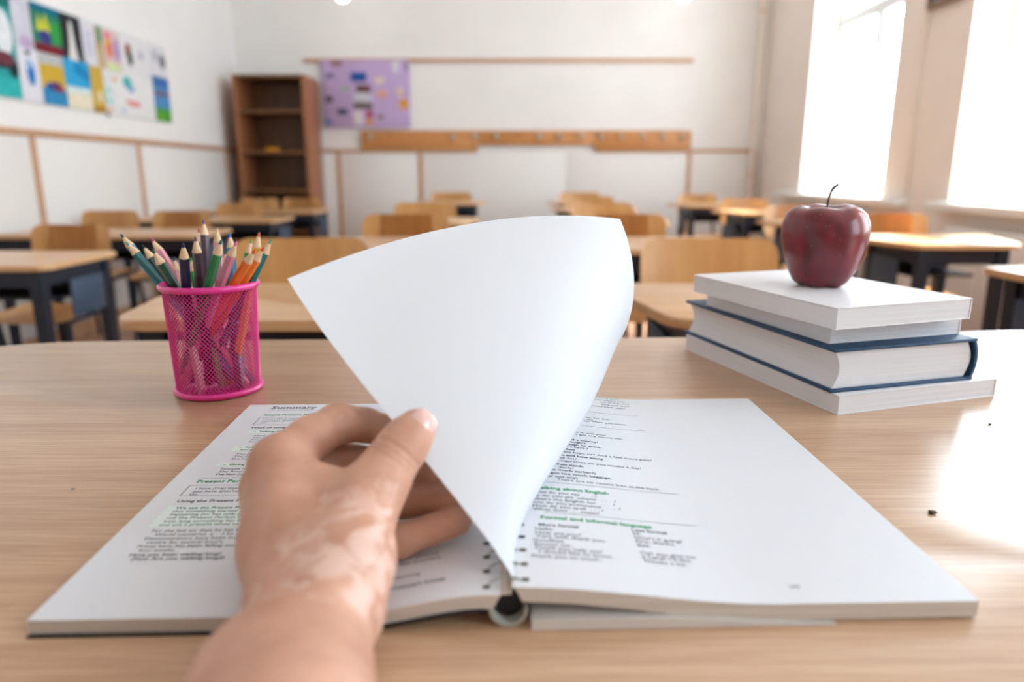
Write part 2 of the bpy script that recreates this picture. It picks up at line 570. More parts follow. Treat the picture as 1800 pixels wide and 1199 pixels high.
BW = .00006
S = .0040
left_ink = [("Summary", -.1888, .2815, .0098, 'LEFT', .00012),
            ("I have (I've) seen    I have not seen", -.1872, .2557, S, 'LEFT', 0), ("you have (you've) seen    you haven't seen", -.1868, .2512, S, 'LEFT', 0), ("etc.", -.1872, .2470, S, 'LEFT', 0),
            ("Ways of using the tense", -.1903, .2362, .0046, 'LEFT', BW),
            ("–  Talking about experience", -.1860, .2278, S, 'LEFT', BW),
            ("Have you ever been to Africa?", -.1825, .2193, S, 'LEFT', 0), ("Yes, I have.", -.1824, .2151, S, 'LEFT', 0), ("No, I haven't.", -.1822, .2110, S, 'LEFT', 0), ("No, I never have.", -.1827, .2069, S, 'LEFT', 0),
            ("–  Talking about past", -.1860, .1965, S, 'LEFT', BW), ("and present together", -.1835, .1922, S, 'LEFT', BW),
            ("The population has doubled.", -.1836, .1841, S, 'LEFT', 0), ("The percentage has gone up.", -.1837, .1800, S, 'LEFT', 0), ("She has put on weight.", -.1838, .1757, S, 'LEFT', 0),
            ("–  Giving news", -.1860, .1661, S, 'LEFT', BW),
            ("Fantasia has won again.", -.1849, .1590, S, 'LEFT', 0), ("The River Trent has burst its banks.", -.1847, .1547, S, 'LEFT', 0), ("I've lost my keys.", -.1848, .1504, S, 'LEFT', BW),
            ("I have (I've) been working", -.1894, .1296, S, 'LEFT', 0), ("you have (you've) been working", -.1892, .1256, S, 'LEFT', 0), ("etc.", -.1900, .1216, S, 'LEFT', 0),
            ("Using the Present Perfect Progressive", -.1933, .1124, .0046, 'LEFT', BW),
            ("We use the Present Perfect to say", -.1900, .1036, S, 'LEFT', BW), ("that something started in the past and is", -.1903, .0996, S, 'LEFT', 0), ("happening (or has only just stopped). We", -.1900, .0956, S, 'LEFT', 0),
            ("use the Present Perfect Progressive to say", -.1900, .0916, S, 'LEFT', 0), ("how long something has been going on,", -.1900, .0876, S, 'LEFT', 0), ("and use a present tense to do this.", -.1905, .0836, S, 'LEFT', 0),
            ("For the last six days he has been touring", -.1915, .0768, S, 'LEFT', 0), ("World countries. (. . .) he is now", -.1880, .0726, S, 'LEFT', 0),
            ("Demonstrators have been marching in the", -.1915, .0684, S, 'LEFT', 0), ("centre for several hours.", -.1886, .0644, S, 'LEFT', 0),
            ("Prices have has been falling steadily for", -.1915, .0604, S, 'LEFT', 0), ("four weeks.", -.1889, .0564, S, 'LEFT', 0),
            ("Have you been waiting long?", -.1915, .0520, S, 'LEFT', BW), ("(Not: Are you waiting long?)", -.1887, .0481, S, 'LEFT', BW),
            ("the last few years around", -.0350, .0396, S, 'RIGHT', 0), ("up to the moment", -.0334, .0350, S, 'RIGHT', 0), ("in the morning", -.0424, .0235, S, 'RIGHT', 0), ("at someone's house", -.0300, .0150, S, 'RIGHT', BW),
            ("how long it has lasted", -.0420, .2600, S, 'RIGHT', 0), ("what is happening now", -.0420, .2560, S, 'RIGHT', 0)]
left_rules = [(-.190, .2772, -.040, .2775), (-.192, .1460, -.040, .1463),
              (-.191, .2602, -.060, .2604), (-.191, .2440, -.060, .2442), (-.1912, .2440, -.1908, .2604),
              (-.1946, .1353, -.060, .1355), (-.1946, .1208, -.060, .1210), (-.1948, .1208, -.1944, .1355)]
print_page('printed_text', left_ink, left_rules, M_INK)
for hd in (("Simple Present Perfect", -.1898, .2650, .0050, 'LEFT', BW), ("Present Perfect Progressive", -.1926, .1395, .0056, 'LEFT', .0001)):
    print_page('printed_heading', [hd], [], M_GREEN)
for tr in ((-.1955, .0825, -.070, .1078), (-.1895, .2262, -.080, .2316), (-.1895, .1905, -.080, .2002), (-.1905, .1645, -.090, .1698)):
    print_page('printed_tint', [], [tr], M_TINT, .00010)
rs = .0041
right_ink = [("know where you", .1019, .2831, rs, 'RIGHT', 0), ("can find it, and", .1047, .2775, rs, 'RIGHT', 0), ("now and then", .1035, .2715, rs, 'RIGHT', 0), ("come back again.", .1000, .2655, rs, 'RIGHT', 0),
             ("I think so. I'm OK.", .0821, .2345, rs, 'RIGHT', 0), ("Something to eat.", .0690, .2300, rs, 'RIGHT', 0), ("You can go when you want.", .0929, .2262, rs, 'RIGHT', 0),
             ("You'll do it, will you?", .0732, .1989, rs, 'RIGHT', 0), ("Have you got any rooms left.", .0846, .1945, rs, 'RIGHT', 0),
             ("I need a money?", .0653, .1830, rs, 'RIGHT', BW), ("(enough?)", .0558, .1783, rs, 'RIGHT', BW), ("Old enough to drive.", .0659, .1735, rs, 'RIGHT', BW), ("(how I have.)", .0562, .1688, rs, 'RIGHT', 0),
             ("A few", .0468, .1640, rs, 'RIGHT', BW), ("Any bags, sir? And a few more peas?", .0975, .1590, rs, 'RIGHT', 0), ("How much and how many", .0639, .1530, rs, 'RIGHT', .00012), ("can we eat?", .0461, .1482, rs, 'RIGHT', 0), ("How many cigarettes do you smoke a day?", .0871, .1435, rs, 'RIGHT', 0),
             ("Too much", .0488, .1370, rs, 'RIGHT', .00012), ("early?", .0426, .1325, rs, 'RIGHT', 0), ("(Not: too much earlier?)", .0556, .1280, rs, 'RIGHT', BW), ("You've got too much baggage.", .0645, .1230, rs, 'RIGHT', BW), ("No (or not any)", .0432, .1180, rs, 'RIGHT', BW), ("There are no rooms free at the back.", .0923, .1138, rs, 'RIGHT', 0),
             ("What do you say  . . . ?", .0512, .0950, rs, 'RIGHT', 0), ("How do you say 'where'  . . .  ?", .0616, .0905, rs, 'RIGHT', 0), ("What's the English for  . . .  ?", .0602, .0860, rs, 'RIGHT', 0), ("How do you pronounce  . . .  ?", .0628, .0818, rs, 'RIGHT', 0), ("How do you spell  . . . ?", .0526, .0776, rs, 'RIGHT', 0), ("What does . . . mean?", .0496, .0735, rs, 'RIGHT', 0),
             ("More formal", .0362, .0560, rs, 'RIGHT', BW), ("Hello.", .0230, .0515, rs, 'RIGHT', 0), ("How are you?", .0363, .0475, rs, 'RIGHT', 0), ("Very well, thank you.", .0484, .0440, rs, 'RIGHT', 0), ("Goodbye.", .0277, .0400, rs, 'RIGHT', 0), ("Excuse me.", .0305, .0362, rs, 'RIGHT', 0), ("Could you help me?", .0450, .0326, rs, 'RIGHT', 0), ("I should like to know.", .0497, .0290, rs, 'RIGHT', 0), ("Thank you so much.", .0430, .0250, rs, 'RIGHT', 0),
             ("Less formal", .0640, .0590, rs, 'LEFT', BW), ("Hi.", .0640, .0550, rs, 'LEFT', 0), ("How's it going?", .0640, .0512, rs, 'LEFT', 0), ("Fine, thanks.", .0640, .0474, rs, 'LEFT', 0), ("Bye.", .0640, .0434, rs, 'LEFT', 0), ("Can you give me", .0640, .0362, rs, 'LEFT', 0), ("a hand? I'd like", .0640, .0324, rs, 'LEFT', 0), ("Thanks a lot.", .0640, .0284, rs, 'LEFT', 0),
             ("103", .1280, .0120, .0036, 'LEFT', 0)]
print_page('printed_text', right_ink, [(.02, .2500, .1065, .2503), (.02, .2162, .105, .2165), (.02, .1100, .1024, .1103), (.02, .0712, .1019, .0715)], M_INK)
for hd in (("Talking about English", .0590, .1005, .0050, 'RIGHT', .0001), ("Formal and informal language", .0760, .0640, .0050, 'RIGHT', .0001), ("Asking again", .0982, .2890, rs, 'RIGHT', 0)):
    print_page('printed_heading', [hd], [], M_GREEN)

# the page being turned: a bent sheet
G = np.array([[[0.001, 0.283, 0.7785], [-0.0128, 0.3031, 0.7977], [-0.0894, 0.369, 0.8477], [-0.128, 0.4023, 0.8965]], [[-0.0007, 0.3793, 0.7785], [0.0922, 0.3112, 0.8027], [-0.1217, 0.4192, 0.8736], [-0.0504, 0.4962, 0.9257]], [[-0.0023, 0.4757, 0.7785], [0.1676, 0.4231, 0.786], [0.0156, 0.4923, 0.9284], [0.0251, 0.5263, 0.9294]], [[-0.004, 0.572, 0.7785], [0.0995, 0.5374, 0.7845], [0.1122, 0.5659, 0.8616], [0.0882, 0.5874, 0.9186]]])
n = 40
tt_ = np.linspace(0, 1, n + 1)
B = np.stack([math.comb(3, i) * tt_ ** i * (1 - tt_) ** (3 - i) for i in range(4)], 1)
P = np.einsum('ui,vj,ijc->uvc', B, B, G)
me = bpy.data.meshes.new('turning_page')
me.from_pydata([tuple(p) for p in P.reshape(-1, 3)], [], [(i * (n + 1) + j, i * (n + 1) + j + 1, (i + 1) * (n + 1) + j + 1, (i + 1) * (n + 1) + j) for i in range(n) for j in range(n)])
m = bpy.data.materials.new('thin_page_paper')
m.use_nodes = True
nt = m.node_tree
b_ = nt.nodes['Principled BSDF']
b_.inputs['Base Color'].default_value = (*lin('#eceef1'), 1)
b_.inputs['Roughness'].default_value = 0.38
b_.inputs['Specular IOR Level'].default_value = 0.4
tl = nt.nodes.new('ShaderNodeBsdfTranslucent'); tl.inputs[0].default_value = (*lin('#eceef1'), 1)
mx = nt.nodes.new('ShaderNodeMixShader'); mx.inputs[0].default_value = 0.40
nt.links.new(b_.outputs[0], mx.inputs[1]); nt.links.new(tl.outputs[0], mx.inputs[2]); nt.links.new(mx.outputs[0], nt.nodes['Material Output'].inputs[0])
me.materials.append(m)
me.polygons.foreach_set('use_smooth', [True] * len(me.polygons))
pg = put('turning_page', me, nb)
pg.matrix_parent_inverse = (Matrix.Translation(NB_O) @ Matrix.Rotation(NB_A, 4, 'Z')).inverted()
sd = pg.modifiers.new('thickness', 'SOLIDIFY'); sd.thickness = .00012; sd.offset = 0; sd.use_rim = False
pg['label'] = 'blank white page lifted and curling over'

# ------------------------------------------------------------------ the hand
HAND = [
    ('forearm_radial', [(-0.0623, 0.1731, 0.7961, 0.026), (-0.0702, 0.2046, 0.7899, 0.0215), (-0.0715, 0.2431, 0.7879, 0.019)]),
    ('forearm_ulnar', [(-0.0808, 0.1812, 0.7867, 0.026), (-0.0866, 0.2115, 0.7844, 0.021), (-0.0863, 0.2513, 0.7835, 0.0175)]),
    ('meta_index', [(-0.0789, 0.2542, 0.7868, 0.0175), (-0.0979, 0.2938, 0.7982, 0.0155), (-0.116, 0.3287, 0.8151, 0.013)]),
    ('meta_middle', [(-0.0858, 0.2577, 0.7844, 0.017), (-0.1063, 0.2987, 0.7927, 0.015), (-0.1239, 0.3355, 0.8007, 0.0125)]),
    ('meta_ring', [(-0.0882, 0.2574, 0.7833, 0.016), (-0.1053, 0.2942, 0.7866, 0.014), (-0.1234, 0.3331, 0.7905, 0.012)]),
    ('meta_pinky', [(-0.0887, 0.2554, 0.7833, 0.015), (-0.103, 0.2867, 0.7853, 0.013), (-0.117, 0.3197, 0.7859, 0.011)]),
    ('thumb_meta', [(-0.0694, 0.2488, 0.7903, 0.0185), (-0.0687, 0.2689, 0.7971, 0.018), (-0.067, 0.2962, 0.8082, 0.014)]),
    ('thenar', [(-0.078, 0.2694, 0.7902, 0.019), (-0.0858, 0.3069, 0.7971, 0.016)]),
    ('web', [(-0.101, 0.3208, 0.808, 0.012), (-0.0767, 0.3074, 0.8079, 0.0115)]),
    ('index', [(-0.116, 0.3287, 0.8151, 0.013), (-0.1039, 0.3446, 0.8218, 0.0112), (-0.0925, 0.3579, 0.8256, 0.0104), (-0.0803, 0.3652, 0.822, 0.0088), (-0.0651, 0.3624, 0.8188, 0.0084), (-0.0482, 0.3499, 0.8179, 0.0075)]),
    ('middle', [(-0.1239, 0.3355, 0.8007, 0.0125), (-0.0983, 0.3648, 0.803, 0.0095), (-0.0667, 0.362, 0.7999, 0.0088), (-0.0406, 0.3497, 0.8, 0.008)]),
    ('ring', [(-0.1234, 0.3331, 0.7905, 0.012), (-0.0878, 0.342, 0.7845, 0.0092), (-0.0562, 0.341, 0.7892, 0.0086), (-0.0255, 0.3338, 0.7934, 0.008)]),
    ('pinky', [(-0.1167, 0.3189, 0.7869, 0.011), (-0.0833, 0.3149, 0.7784, 0.0086), (-0.0556, 0.3189, 0.7783, 0.0082), (-0.0274, 0.3231, 0.7872, 0.0076)]),
    ('thumb', [(-0.0668, 0.2953, 0.8087, 0.0142), (-0.0612, 0.3062, 0.8159, 0.0132), (-0.0562, 0.3141, 0.8233, 0.0122), (-0.0507, 0.3208, 0.8298, 0.0112), (-0.0461, 0.3261, 0.8348, 0.0094)]),
]
CH = dict(HAND)


def cone_sdf(Pt, a, b, ra, rb):
    a = np.array(a, np.float32); b = np.array(b, np.float32)
    ab = b - a
    L2 = float(ab @ ab)
    h = np.clip(((Pt - a) @ ab) / L2, 0, 1)
    d = np.linalg.norm(Pt - (a + h[..., None] * ab), axis=-1)
    return d - (ra + (rb - ra) * h)


def chain_sdf(Pt, pts, k):
    d = None
    for p, q in zip(pts, pts[1:]):
        e = cone_sdf(Pt, p[:3], q[:3], p[3], q[3])
        d = e if d is None else smin(d, e, k)
    return d


def smin(a, b, k):
    h = np.clip(.5 + .5 * (b - a) / k, 0, 1)
    return b * (1 - h) + a * h - k * h * (1 - h)


def surface_nets(g, org, h):
    ins = g < 0
    nx, ny, nz_ = g.shape
    acc = np.zeros((nx - 1, ny - 1, nz_ - 1, 3), np.float32)
    cnt = np.zeros((nx - 1, ny - 1, nz_ - 1), np.float32)
    cor = [(i, j, k) for i in (0, 1) for j in (0, 1) for k in (0, 1)]
    sl = lambda c: (slice(c[0], nx - 1 + c[0]), slice(c[1], ny - 1 + c[1]), slice(c[2], nz_ - 1 + c[2]))
    for c in cor:
        for ax in range(3):
            if c[ax] == 0:
                d = list(c); d[ax] = 1
                ga, gb = g[sl(c)], g[sl(d)]
                m_ = (ga < 0) != (gb < 0)
                t = np.where(m_, ga / np.where(m_, ga - gb, 1), 0)
                for q in range(3):
                    acc[..., q] += np.where(m_, c[q] + (t if q == ax else 0), 0)
                cnt += m_
    act = cnt > 0
    idx = -np.ones(act.shape, np.int64)
    idx[act] = np.arange(act.sum())
    ijk = np.argwhere(act)
    V = (ijk + acc[act] / cnt[act][:, None]) * h + np.array(org)
    faces = []
    for ax in range(3):
        o1, o2 = [(1, 2), (2, 0), (0, 1)][ax]
        a = ins; sA = [slice(None)] * 3; sB = [slice(None)] * 3
        sA[ax] = slice(0, -1); sB[ax] = slice(1, None)
        ch = ins[tuple(sA)] != ins[tuple(sB)]
        for p in np.argwhere(ch):
            if p[o1] < 1 or p[o2] < 1 or p[o1] >= act.shape[o1] or p[o2] >= act.shape[o2]:
                continue
            q = [p.copy() for _ in range(4)]
            q[1][o1] -= 1; q[2][o1] -= 1; q[2][o2] -= 1; q[3][o2] -= 1
            f = [int(idx[tuple(z)]) for z in q]
            if not ins[tuple(p)]:
                f = f[::-1]
            faces.append(f)
    return V, faces


VOX = .0011
lo = np.min([np.array(p[:3]) - p[3] for c in CH.values() for p in c], axis=0) - .006
hi = np.max([np.array(p[:3]) + p[3] for c in CH.values() for p in c], axis=0) + .006
dims = np.ceil((hi - lo) / VOX).astype(int) + 1
ax_ = [lo[i] + VOX * np.arange(dims[i]) for i in range(3)]
Pt = np.stack(np.meshgrid(*ax_, indexing='ij'), -1).astype(np.float32)
body = None
for nm in ('forearm_radial', 'forearm_ulnar', 'meta_index', 'meta_middle', 'meta_ring', 'meta_pinky', 'thumb_meta', 'thenar', 'web'):
    e = chain_sdf(Pt, CH[nm], .010)
    body = e if body is None else smin(body, e, .010)
res = body
for nm, k in (('index', .006), ('middle', .005), ('ring', .005), ('pinky', .005), ('thumb', .008)):
    res = np.minimum(res, smin(body, chain_sdf(Pt, CH[nm], .0045), k))
# skin folds over the joints and in the web of the thumb


def folds(res, a, b, offs, depth, width, reach):
    a = np.array(a, np.float32); b = np.array(b, np.float32)
    u = (b - a) / np.linalg.norm(b - a)
    rel = Pt - a
    s_ = rel @ u
    rad = np.linalg.norm(rel - s_[..., None] * u, axis=-1)
    near = np.exp(-(np.clip(rad - reach, 0, None) / .002) ** 2)
    for o in offs:
        res = res + depth * np.exp(-((s_ - o) / width) ** 2) * near
    return res


tp = CH['thumb']
res = folds(res, tp[2][:3], tp[3][:3], (-.0035, -.0005, .0026), .0008, .0009, .0125)
ip = CH['index']
res = folds(res, ip[1][:3], ip[2][:3], (.010, .0135, .0165), .0004, .0009, .0120)
wb = CH['web']
res = folds(res, wb[0][:3], wb[1][:3], (.002, .0065, .011), .0005, .0012, .0135)
V, Fc = surface_nets(res, lo, VOX)
me = bpy.data.meshes.new('person')
me.from_pydata([tuple(v) for v in V], [], Fc)
# carry the forearm on towards the elbow behind the desk edge
bm = bmesh.new()
bm.from_mesh(me)
bmesh.ops.bisect_plane(bm, geom=bm.verts[:] + bm.edges[:] + bm.faces[:], plane_co=(0, .172, 0), plane_no=(0, 1, 0), clear_inner=True)
edge_loop = [e for e in bm.edges if e.is_boundary]
for step in range(14):
    g_ = bmesh.ops.extrude_edge_only(bm, edges=edge_loop)['geom']
    vs_ = [q for q in g_ if isinstance(q, bmesh.types.BMVert)]
    edge_loop = [q for q in g_ if isinstance(q, bmesh.types.BMEdge) and q.is_boundary]
    c_ = sum((v.co for v in vs_), Vector()) / len(vs_)
    for v in vs_:
        v.co = c_ + (v.co - c_) * 1.028 + Vector((-.0045, -.026, .0022))
bmesh.ops.holes_fill(bm, edges=edge_loop, sides=0)
bmesh.ops.recalc_face_normals(bm, faces=bm.faces[:])
bm.to_mesh(me)
bm.free()
me.polygons.foreach_set('use_smooth', [True] * len(me.polygons))
skin = bpy.data.materials.new('skin')
skin.use_nodes = True
nt = skin.node_tree
b_ = nt.nodes['Principled BSDF']
b_.inputs['Roughness'].default_value = 0.46
b_.inputs['Specular IOR Level'].default_value = 0.4
b_.inputs['Subsurface Weight'].default_value = 0.35
b_.inputs['Subsurface Radius'].default_value = (.008, .003, .0018)
b_.inputs['Subsurface Scale'].default_value = 0.6
tc = nt.nodes.new('ShaderNodeTexCoord')
n1 = nt.nodes.new('ShaderNodeTexNoise'); n1.inputs['Scale'].default_value = 42; n1.inputs['Detail'].default_value = 4
n2 = nt.nodes.new('ShaderNodeTexNoise'); n2.inputs['Scale'].default_value = 75; n2.inputs['Detail'].default_value = 5; n2.inputs['Distortion'].default_value = .8
n3 = nt.nodes.new('ShaderNodeTexVoronoi'); n3.inputs['Scale'].default_value = 900
for q in (n1, n2, n3):
    nt.links.new(tc.outputs['Object'], q.inputs['Vector'])
r1 = nt.nodes.new('ShaderNodeValToRGB')
r1.color_ramp.elements[0].position = .35; r1.color_ramp.elements[1].position = .68
r1.color_ramp.elements[0].color = (*lin('#bb8b73'), 1); r1.color_ramp.elements[1].color = (*lin('#cf9f87'), 1)
nt.links.new(n1.outputs['Fac'], r1.inputs[0])
# pale pigment patches on the back of the hand near the thumb
vd = nt.nodes.new('ShaderNodeVectorMath'); vd.operation = 'DISTANCE'; vd.inputs[1].default_value = (-0.0638, 0.2585, 0.8095)
nt.links.new(tc.outputs['Object'], vd.inputs[0])
mr = nt.nodes.new('ShaderNodeMapRange'); mr.inputs[1].default_value = .020; mr.inputs[2].default_value = .055; mr.inputs[3].default_value = .11; mr.inputs[4].default_value = -.2
nt.links.new(vd.outputs['Value'], mr.inputs[0])
ad = nt.nodes.new('ShaderNodeMath'); ad.operation = 'ADD'
nt.links.new(n2.outputs['Fac'], ad.inputs[0]); nt.links.new(mr.outputs[0], ad.inputs[1])
r2 = nt.nodes.new('ShaderNodeValToRGB'); r2.color_ramp.elements[0].position = .53; r2.color_ramp.elements[1].position = .68
nt.links.new(ad.outputs[0], r2.inputs[0])
mx = nt.nodes.new('ShaderNodeMix'); mx.data_type = 'RGBA'
mx.inputs[7].default_value = (*lin('#dcb9a9'), 1)
nt.links.new(r2.outputs[0], mx.inputs[0]); nt.links.new(r1.outputs[0], mx.inputs[6]); nt.links.new(mx.outputs[2], b_.inputs['Base Color'])
bp = nt.nodes.new('ShaderNodeBump'); bp.inputs['Strength'].default_value = .18; bp.inputs['Distance'].default_value = .0006
nt.links.new(n3.outputs['Distance'], bp.inputs['Height']); nt.links.new(bp.outputs[0], b_.inputs['Normal'])
me.materials.append(skin)
person = put('person', me)
tag(person, 'bare left hand and forearm lifting a workbook page between thumb and index finger', 'person')
sm = person.modifiers.new('smooth', 'SMOOTH'); sm.factor = .5; sm.iterations = 3

# thumbnail: a curved plate lying on the end of the thumb
th = [Vector(p[:3]) for p in CH['thumb']]
axis = (th[-1] - th[-2]).normalized()
nrm = Vector((0.55, -0.5779, 0.5988))
nrm = (nrm - axis * nrm.dot(axis)).normalized()
side = axis.cross(nrm).normalized()
nc = th[-1]
r0 = CH['thumb'][-1][3]
bm = bmesh.new()
grid = []
for i in range(9):
    u = -1 + 2 * i / 8
    row = []
    for j in range(9):
        w = -1 + 2 * j / 8
        ang = w * .85 * math.sqrt(max(0, 1 - .35 * max(0, abs(u) - .35) ** 2 * 3))
        along = .0005 + u * .0066
        rr = r0 + .0004 + .0003 * (1 - w * w) - max(0, along) ** 2 * 26
        row.append(bm.verts.new(nc + axis * along + (nrm * math.cos(ang) + side * math.sin(ang)) * rr))
    grid.append(row)
for i in range(8):
    for j in range(8):
        bm.faces.new((grid[i][j], grid[i + 1][j], grid[i + 1][j + 1], grid[i][j + 1]))
M_NAIL = mat('fingernail', '#e9bdb4', 0.15, 0.6, coat=0.5)
nail = put('thumbnail', new_mesh('thumbnail', bm, M_NAIL, True), person)
sd = nail.modifiers.new('thickness', 'SOLIDIFY'); sd.thickness = .0005; sd.offset = -1
nail['label'] = 'pale glossy thumbnail'

# ------------------------------------------------------------------ pencil cup
CUP = Vector((-.271, .632, T))
cup = thing('pencil_cup', 'bright pink wire mesh pencil cup standing on the teacher desk', 'pencil cup', CUP)
M_PINK = mat('pink_enamel', '#e3308f', 0.28, 0.5, coat=0.3)
CR0, CR1, CH_ = .0360, .0392, .098
NA, NR = 66, 46
V, Fc = [], []
for j in range(NR + 1):
    z = .004 + (CH_ - .006) * j / NR
    rr = CR0 + (CR1 - CR0) * j / NR
    for i in range(NA):
        a = 2 * PI * (i + .5 * (j % 2)) / NA
        V.append((rr * math.cos(a), rr * math.sin(a), z))
for j in range(0, NR - 1):
    for i in range(NA):
        if j % 2 == 0:
            l, r = (j + 1) * NA + (i - 1) % NA, (j + 1) * NA + i
        else:
            l, r = (j + 1) * NA + i, (j + 1) * NA + (i + 1) % NA
        Fc.append((j * NA + i, r, (j + 2) * NA + i, l))
me = bpy.data.meshes.new('mesh_wall')
me.from_pydata(V, [], Fc)
me.materials.append(M_PINK)
cw = put('mesh_wall', me, cup)
wf = cw.modifiers.new('wire', 'WIREFRAME'); wf.thickness = .00095; wf.use_even_offset = False; wf.use_boundary = True


def torus_mesh(name, R_, r_, m, n=64, k=12):
    bm = bmesh.new()
    rings = []
    for i in range(n):
        a = 2 * PI * i / n
        rings.append([bm.verts.new(((R_ + r_ * math.cos(2 * PI * q / k)) * math.cos(a), (R_ + r_ * math.cos(2 * PI * q / k)) * math.sin(a), r_ * math.sin(2 * PI * q / k))) for q in range(k)])
    for i in range(n):
        for q in range(k):
            bm.faces.new((rings[i][q], rings[(i + 1) % n][q], rings[(i + 1) % n][(q + 1) % k], rings[i][(q + 1) % k]))
    return new_mesh(name, bm, m, True)


put('rim', torus_mesh('rim', CR1 + .0008, .0030, M_PINK), cup, (0, 0, CH_))
put('base_ring', torus_mesh('base_ring', CR0 + .0005, .0028, M_PINK), cup, (0, 0, .0030))
bm = bmesh.new()
lathe(bm, [(0, .0015), (CR0 - .001, .0015), (CR0 - .001, .0030), (0, .0030)], 48)
put('base_plate', new_mesh('base_plate', bm, M_PINK), cup)

# pencils ------------------------------------------------------------
PENCILS = [
    ((-0.3474, 0.636, 0.9026), (-0.2485, 0.6253, 0.766), '#2f8fb0', '#12403f'),
    ((-0.341, 0.6306, 0.8964), (-0.2395, 0.6329, 0.7664), '#0e6468', '#1f9a86'),
    ((-0.3285, 0.6341, 0.8933), (-0.2507, 0.6276, 0.7664), '#31454a', '#20283f'),
    ((-0.2995, 0.5931, 0.894), (-0.2605, 0.6395, 0.7656), '#0f4a33', '#10302a'),
    ((-0.3273, 0.6488, 0.8979), (-0.2433, 0.6243, 0.7663), '#d58f9d', '#b0307a'),
    ((-0.2689, 0.5844, 0.8997), (-0.2986, 0.6381, 0.7661), '#141b3f', '#2a2766'),
    ((-0.3084, 0.6487, 0.881), (-0.2771, 0.6084, 0.7658), '#d9959b', '#27336a'),
    ((-0.2659, 0.6014, 0.9035), (-0.2785, 0.6292, 0.7658), '#43303f', '#5b3a54'),
    ((-0.2774, 0.6473, 0.9145), (-0.2774, 0.6331, 0.7662), '#4a3746', '#5a3c6e'),
    ((-0.2942, 0.6743, 0.9044), (-0.2778, 0.6331, 0.7664), '#7a2f3a', '#b23a3a'),
    ((-0.2385, 0.5874, 0.902), (-0.3037, 0.6313, 0.7754), '#157a4a', '#1a6b4a'),
    ((-0.273, 0.665, 0.906), (-0.2675, 0.6332, 0.7657), '#e29aac', '#d9b08c'),
    ((-0.2316, 0.6014, 0.8994), (-0.3029, 0.6312, 0.7662), '#d98aa0', '#d85f98'),
    ((-0.2578, 0.6548, 0.9018), (-0.248, 0.6262, 0.7661), '#3a93c9', '#2c62b8'),
    ((-0.2393, 0.6566, 0.8964), (-0.2608, 0.6253, 0.7658), '#2f9a4d', '#2f9a4d'),
    ((-0.2235, 0.6344, 0.9042), (-0.257, 0.6273, 0.7664), '#efa52c', '#d0552f'),
    ((-0.2183, 0.6063, 0.8919), (-0.304, 0.6351, 0.7824), '#f0782c', '#d8452a'),
    ((-0.2163, 0.6227, 0.8924), (-0.3037, 0.6329, 0.7685), '#e07a2a', '#c8402a'),
    ((-0.2127, 0.6324, 0.8983), (-0.2841, 0.6302, 0.7664), '#126e6a', '#1f9a86'),
    ((-0.2917, 0.6449, 0.8811), (-0.2623, 0.6187, 0.7656), '#2f9a4a', '#2f9a4a'),
    ((-0.2691, 0.6686, 0.8842), (-0.2453, 0.6152, 0.7659), '#12504a', '#164a44'),
]
PNAMES = ['light blue', 'dark teal', 'slate grey', 'dark green', 'salmon pink', 'navy blue', 'short rose', 'dark plum', 'tall purple-brown', 'maroon', 'bright green', 'tall pink', 'carnation pink', 'sky blue', 'leaf green', 'yellow-orange', 'bright orange', 'amber orange', 'teal green', 'grass green', 'deep green']
PWHERE = ['leaning far left out of the pink cup', 'leaning left over the rim of the pink cup', 'half hidden at left in the pink cup', 'leaning left near the front of the pink cup',
          'leaning left at the back of the pink cup', 'upright at the front of the pink cup', 'low behind the navy one in the pink cup', 'standing in the middle of the pink cup',
          'rising highest from the pink cup', 'just behind the tallest one in the pink cup', 'tilted right at the front of the pink cup', 'at the back of the pink cup with blunt tip',
          'tilted right beside the bright green one', 'at the back right of the pink cup', 'at the far right back of the pink cup', 'standing tall at the right of the pink cup',
          'crossing diagonally inside the pink cup', 'just right of the bright orange one', 'leaning farthest right from the pink cup', 'low between the navy and plum ones', 'low behind the carnation pink one']
M_CEDAR = wood('sharpened_cedar', '#d9b48c', '#e8cba6', scale=(60, 60, 400), fine=(400, 400, 60), rough=0.6)
for i, (tip, end, cb, cl) in enumerate(PENCILS):
    tip = Vector(tip); end = Vector(end)
    d = tip - end
    L = d.length
    p = thing('colored_pencil', PNAMES[i] + ' pencil ' + PWHERE[i], 'pencil', end, group='pencils in the pink cup')
    p.rotation_mode = 'QUATERNION'
    p.rotation_quaternion = d.to_track_quat('Z', 'Y') @ Matrix.Rotation(random.random() * 2, 3, 'Z').to_quaternion()
    R_ = .0040
    cone = .0135
    bm = bmesh.new()
    lathe(bm, [(0, 0), (R_, 0), (R_, L - cone)], 6)
    put('barrel', new_mesh('barrel', bm, mat('paint_' + cb, cb, 0.3, 0.5, coat=0.25)), p)
    bm = bmesh.new()
    lathe(bm, [(R_ * .97, L - cone - .0005), (.0039, L - cone), (.0012, L - .0038)], 16)
    put('sharpened_wood', new_mesh('sharpened_wood', bm, M_CEDAR, True, 40), p)
    bm = bmesh.new()
    lathe(bm, [(.00135, L - .0042), (.0013, L - .0037), (.0006, L - .0005), (0, L)], 12)
    put('lead', new_mesh('lead', bm, mat('lead_' + cl, cl, 0.5, 0.4), True, 40), p)

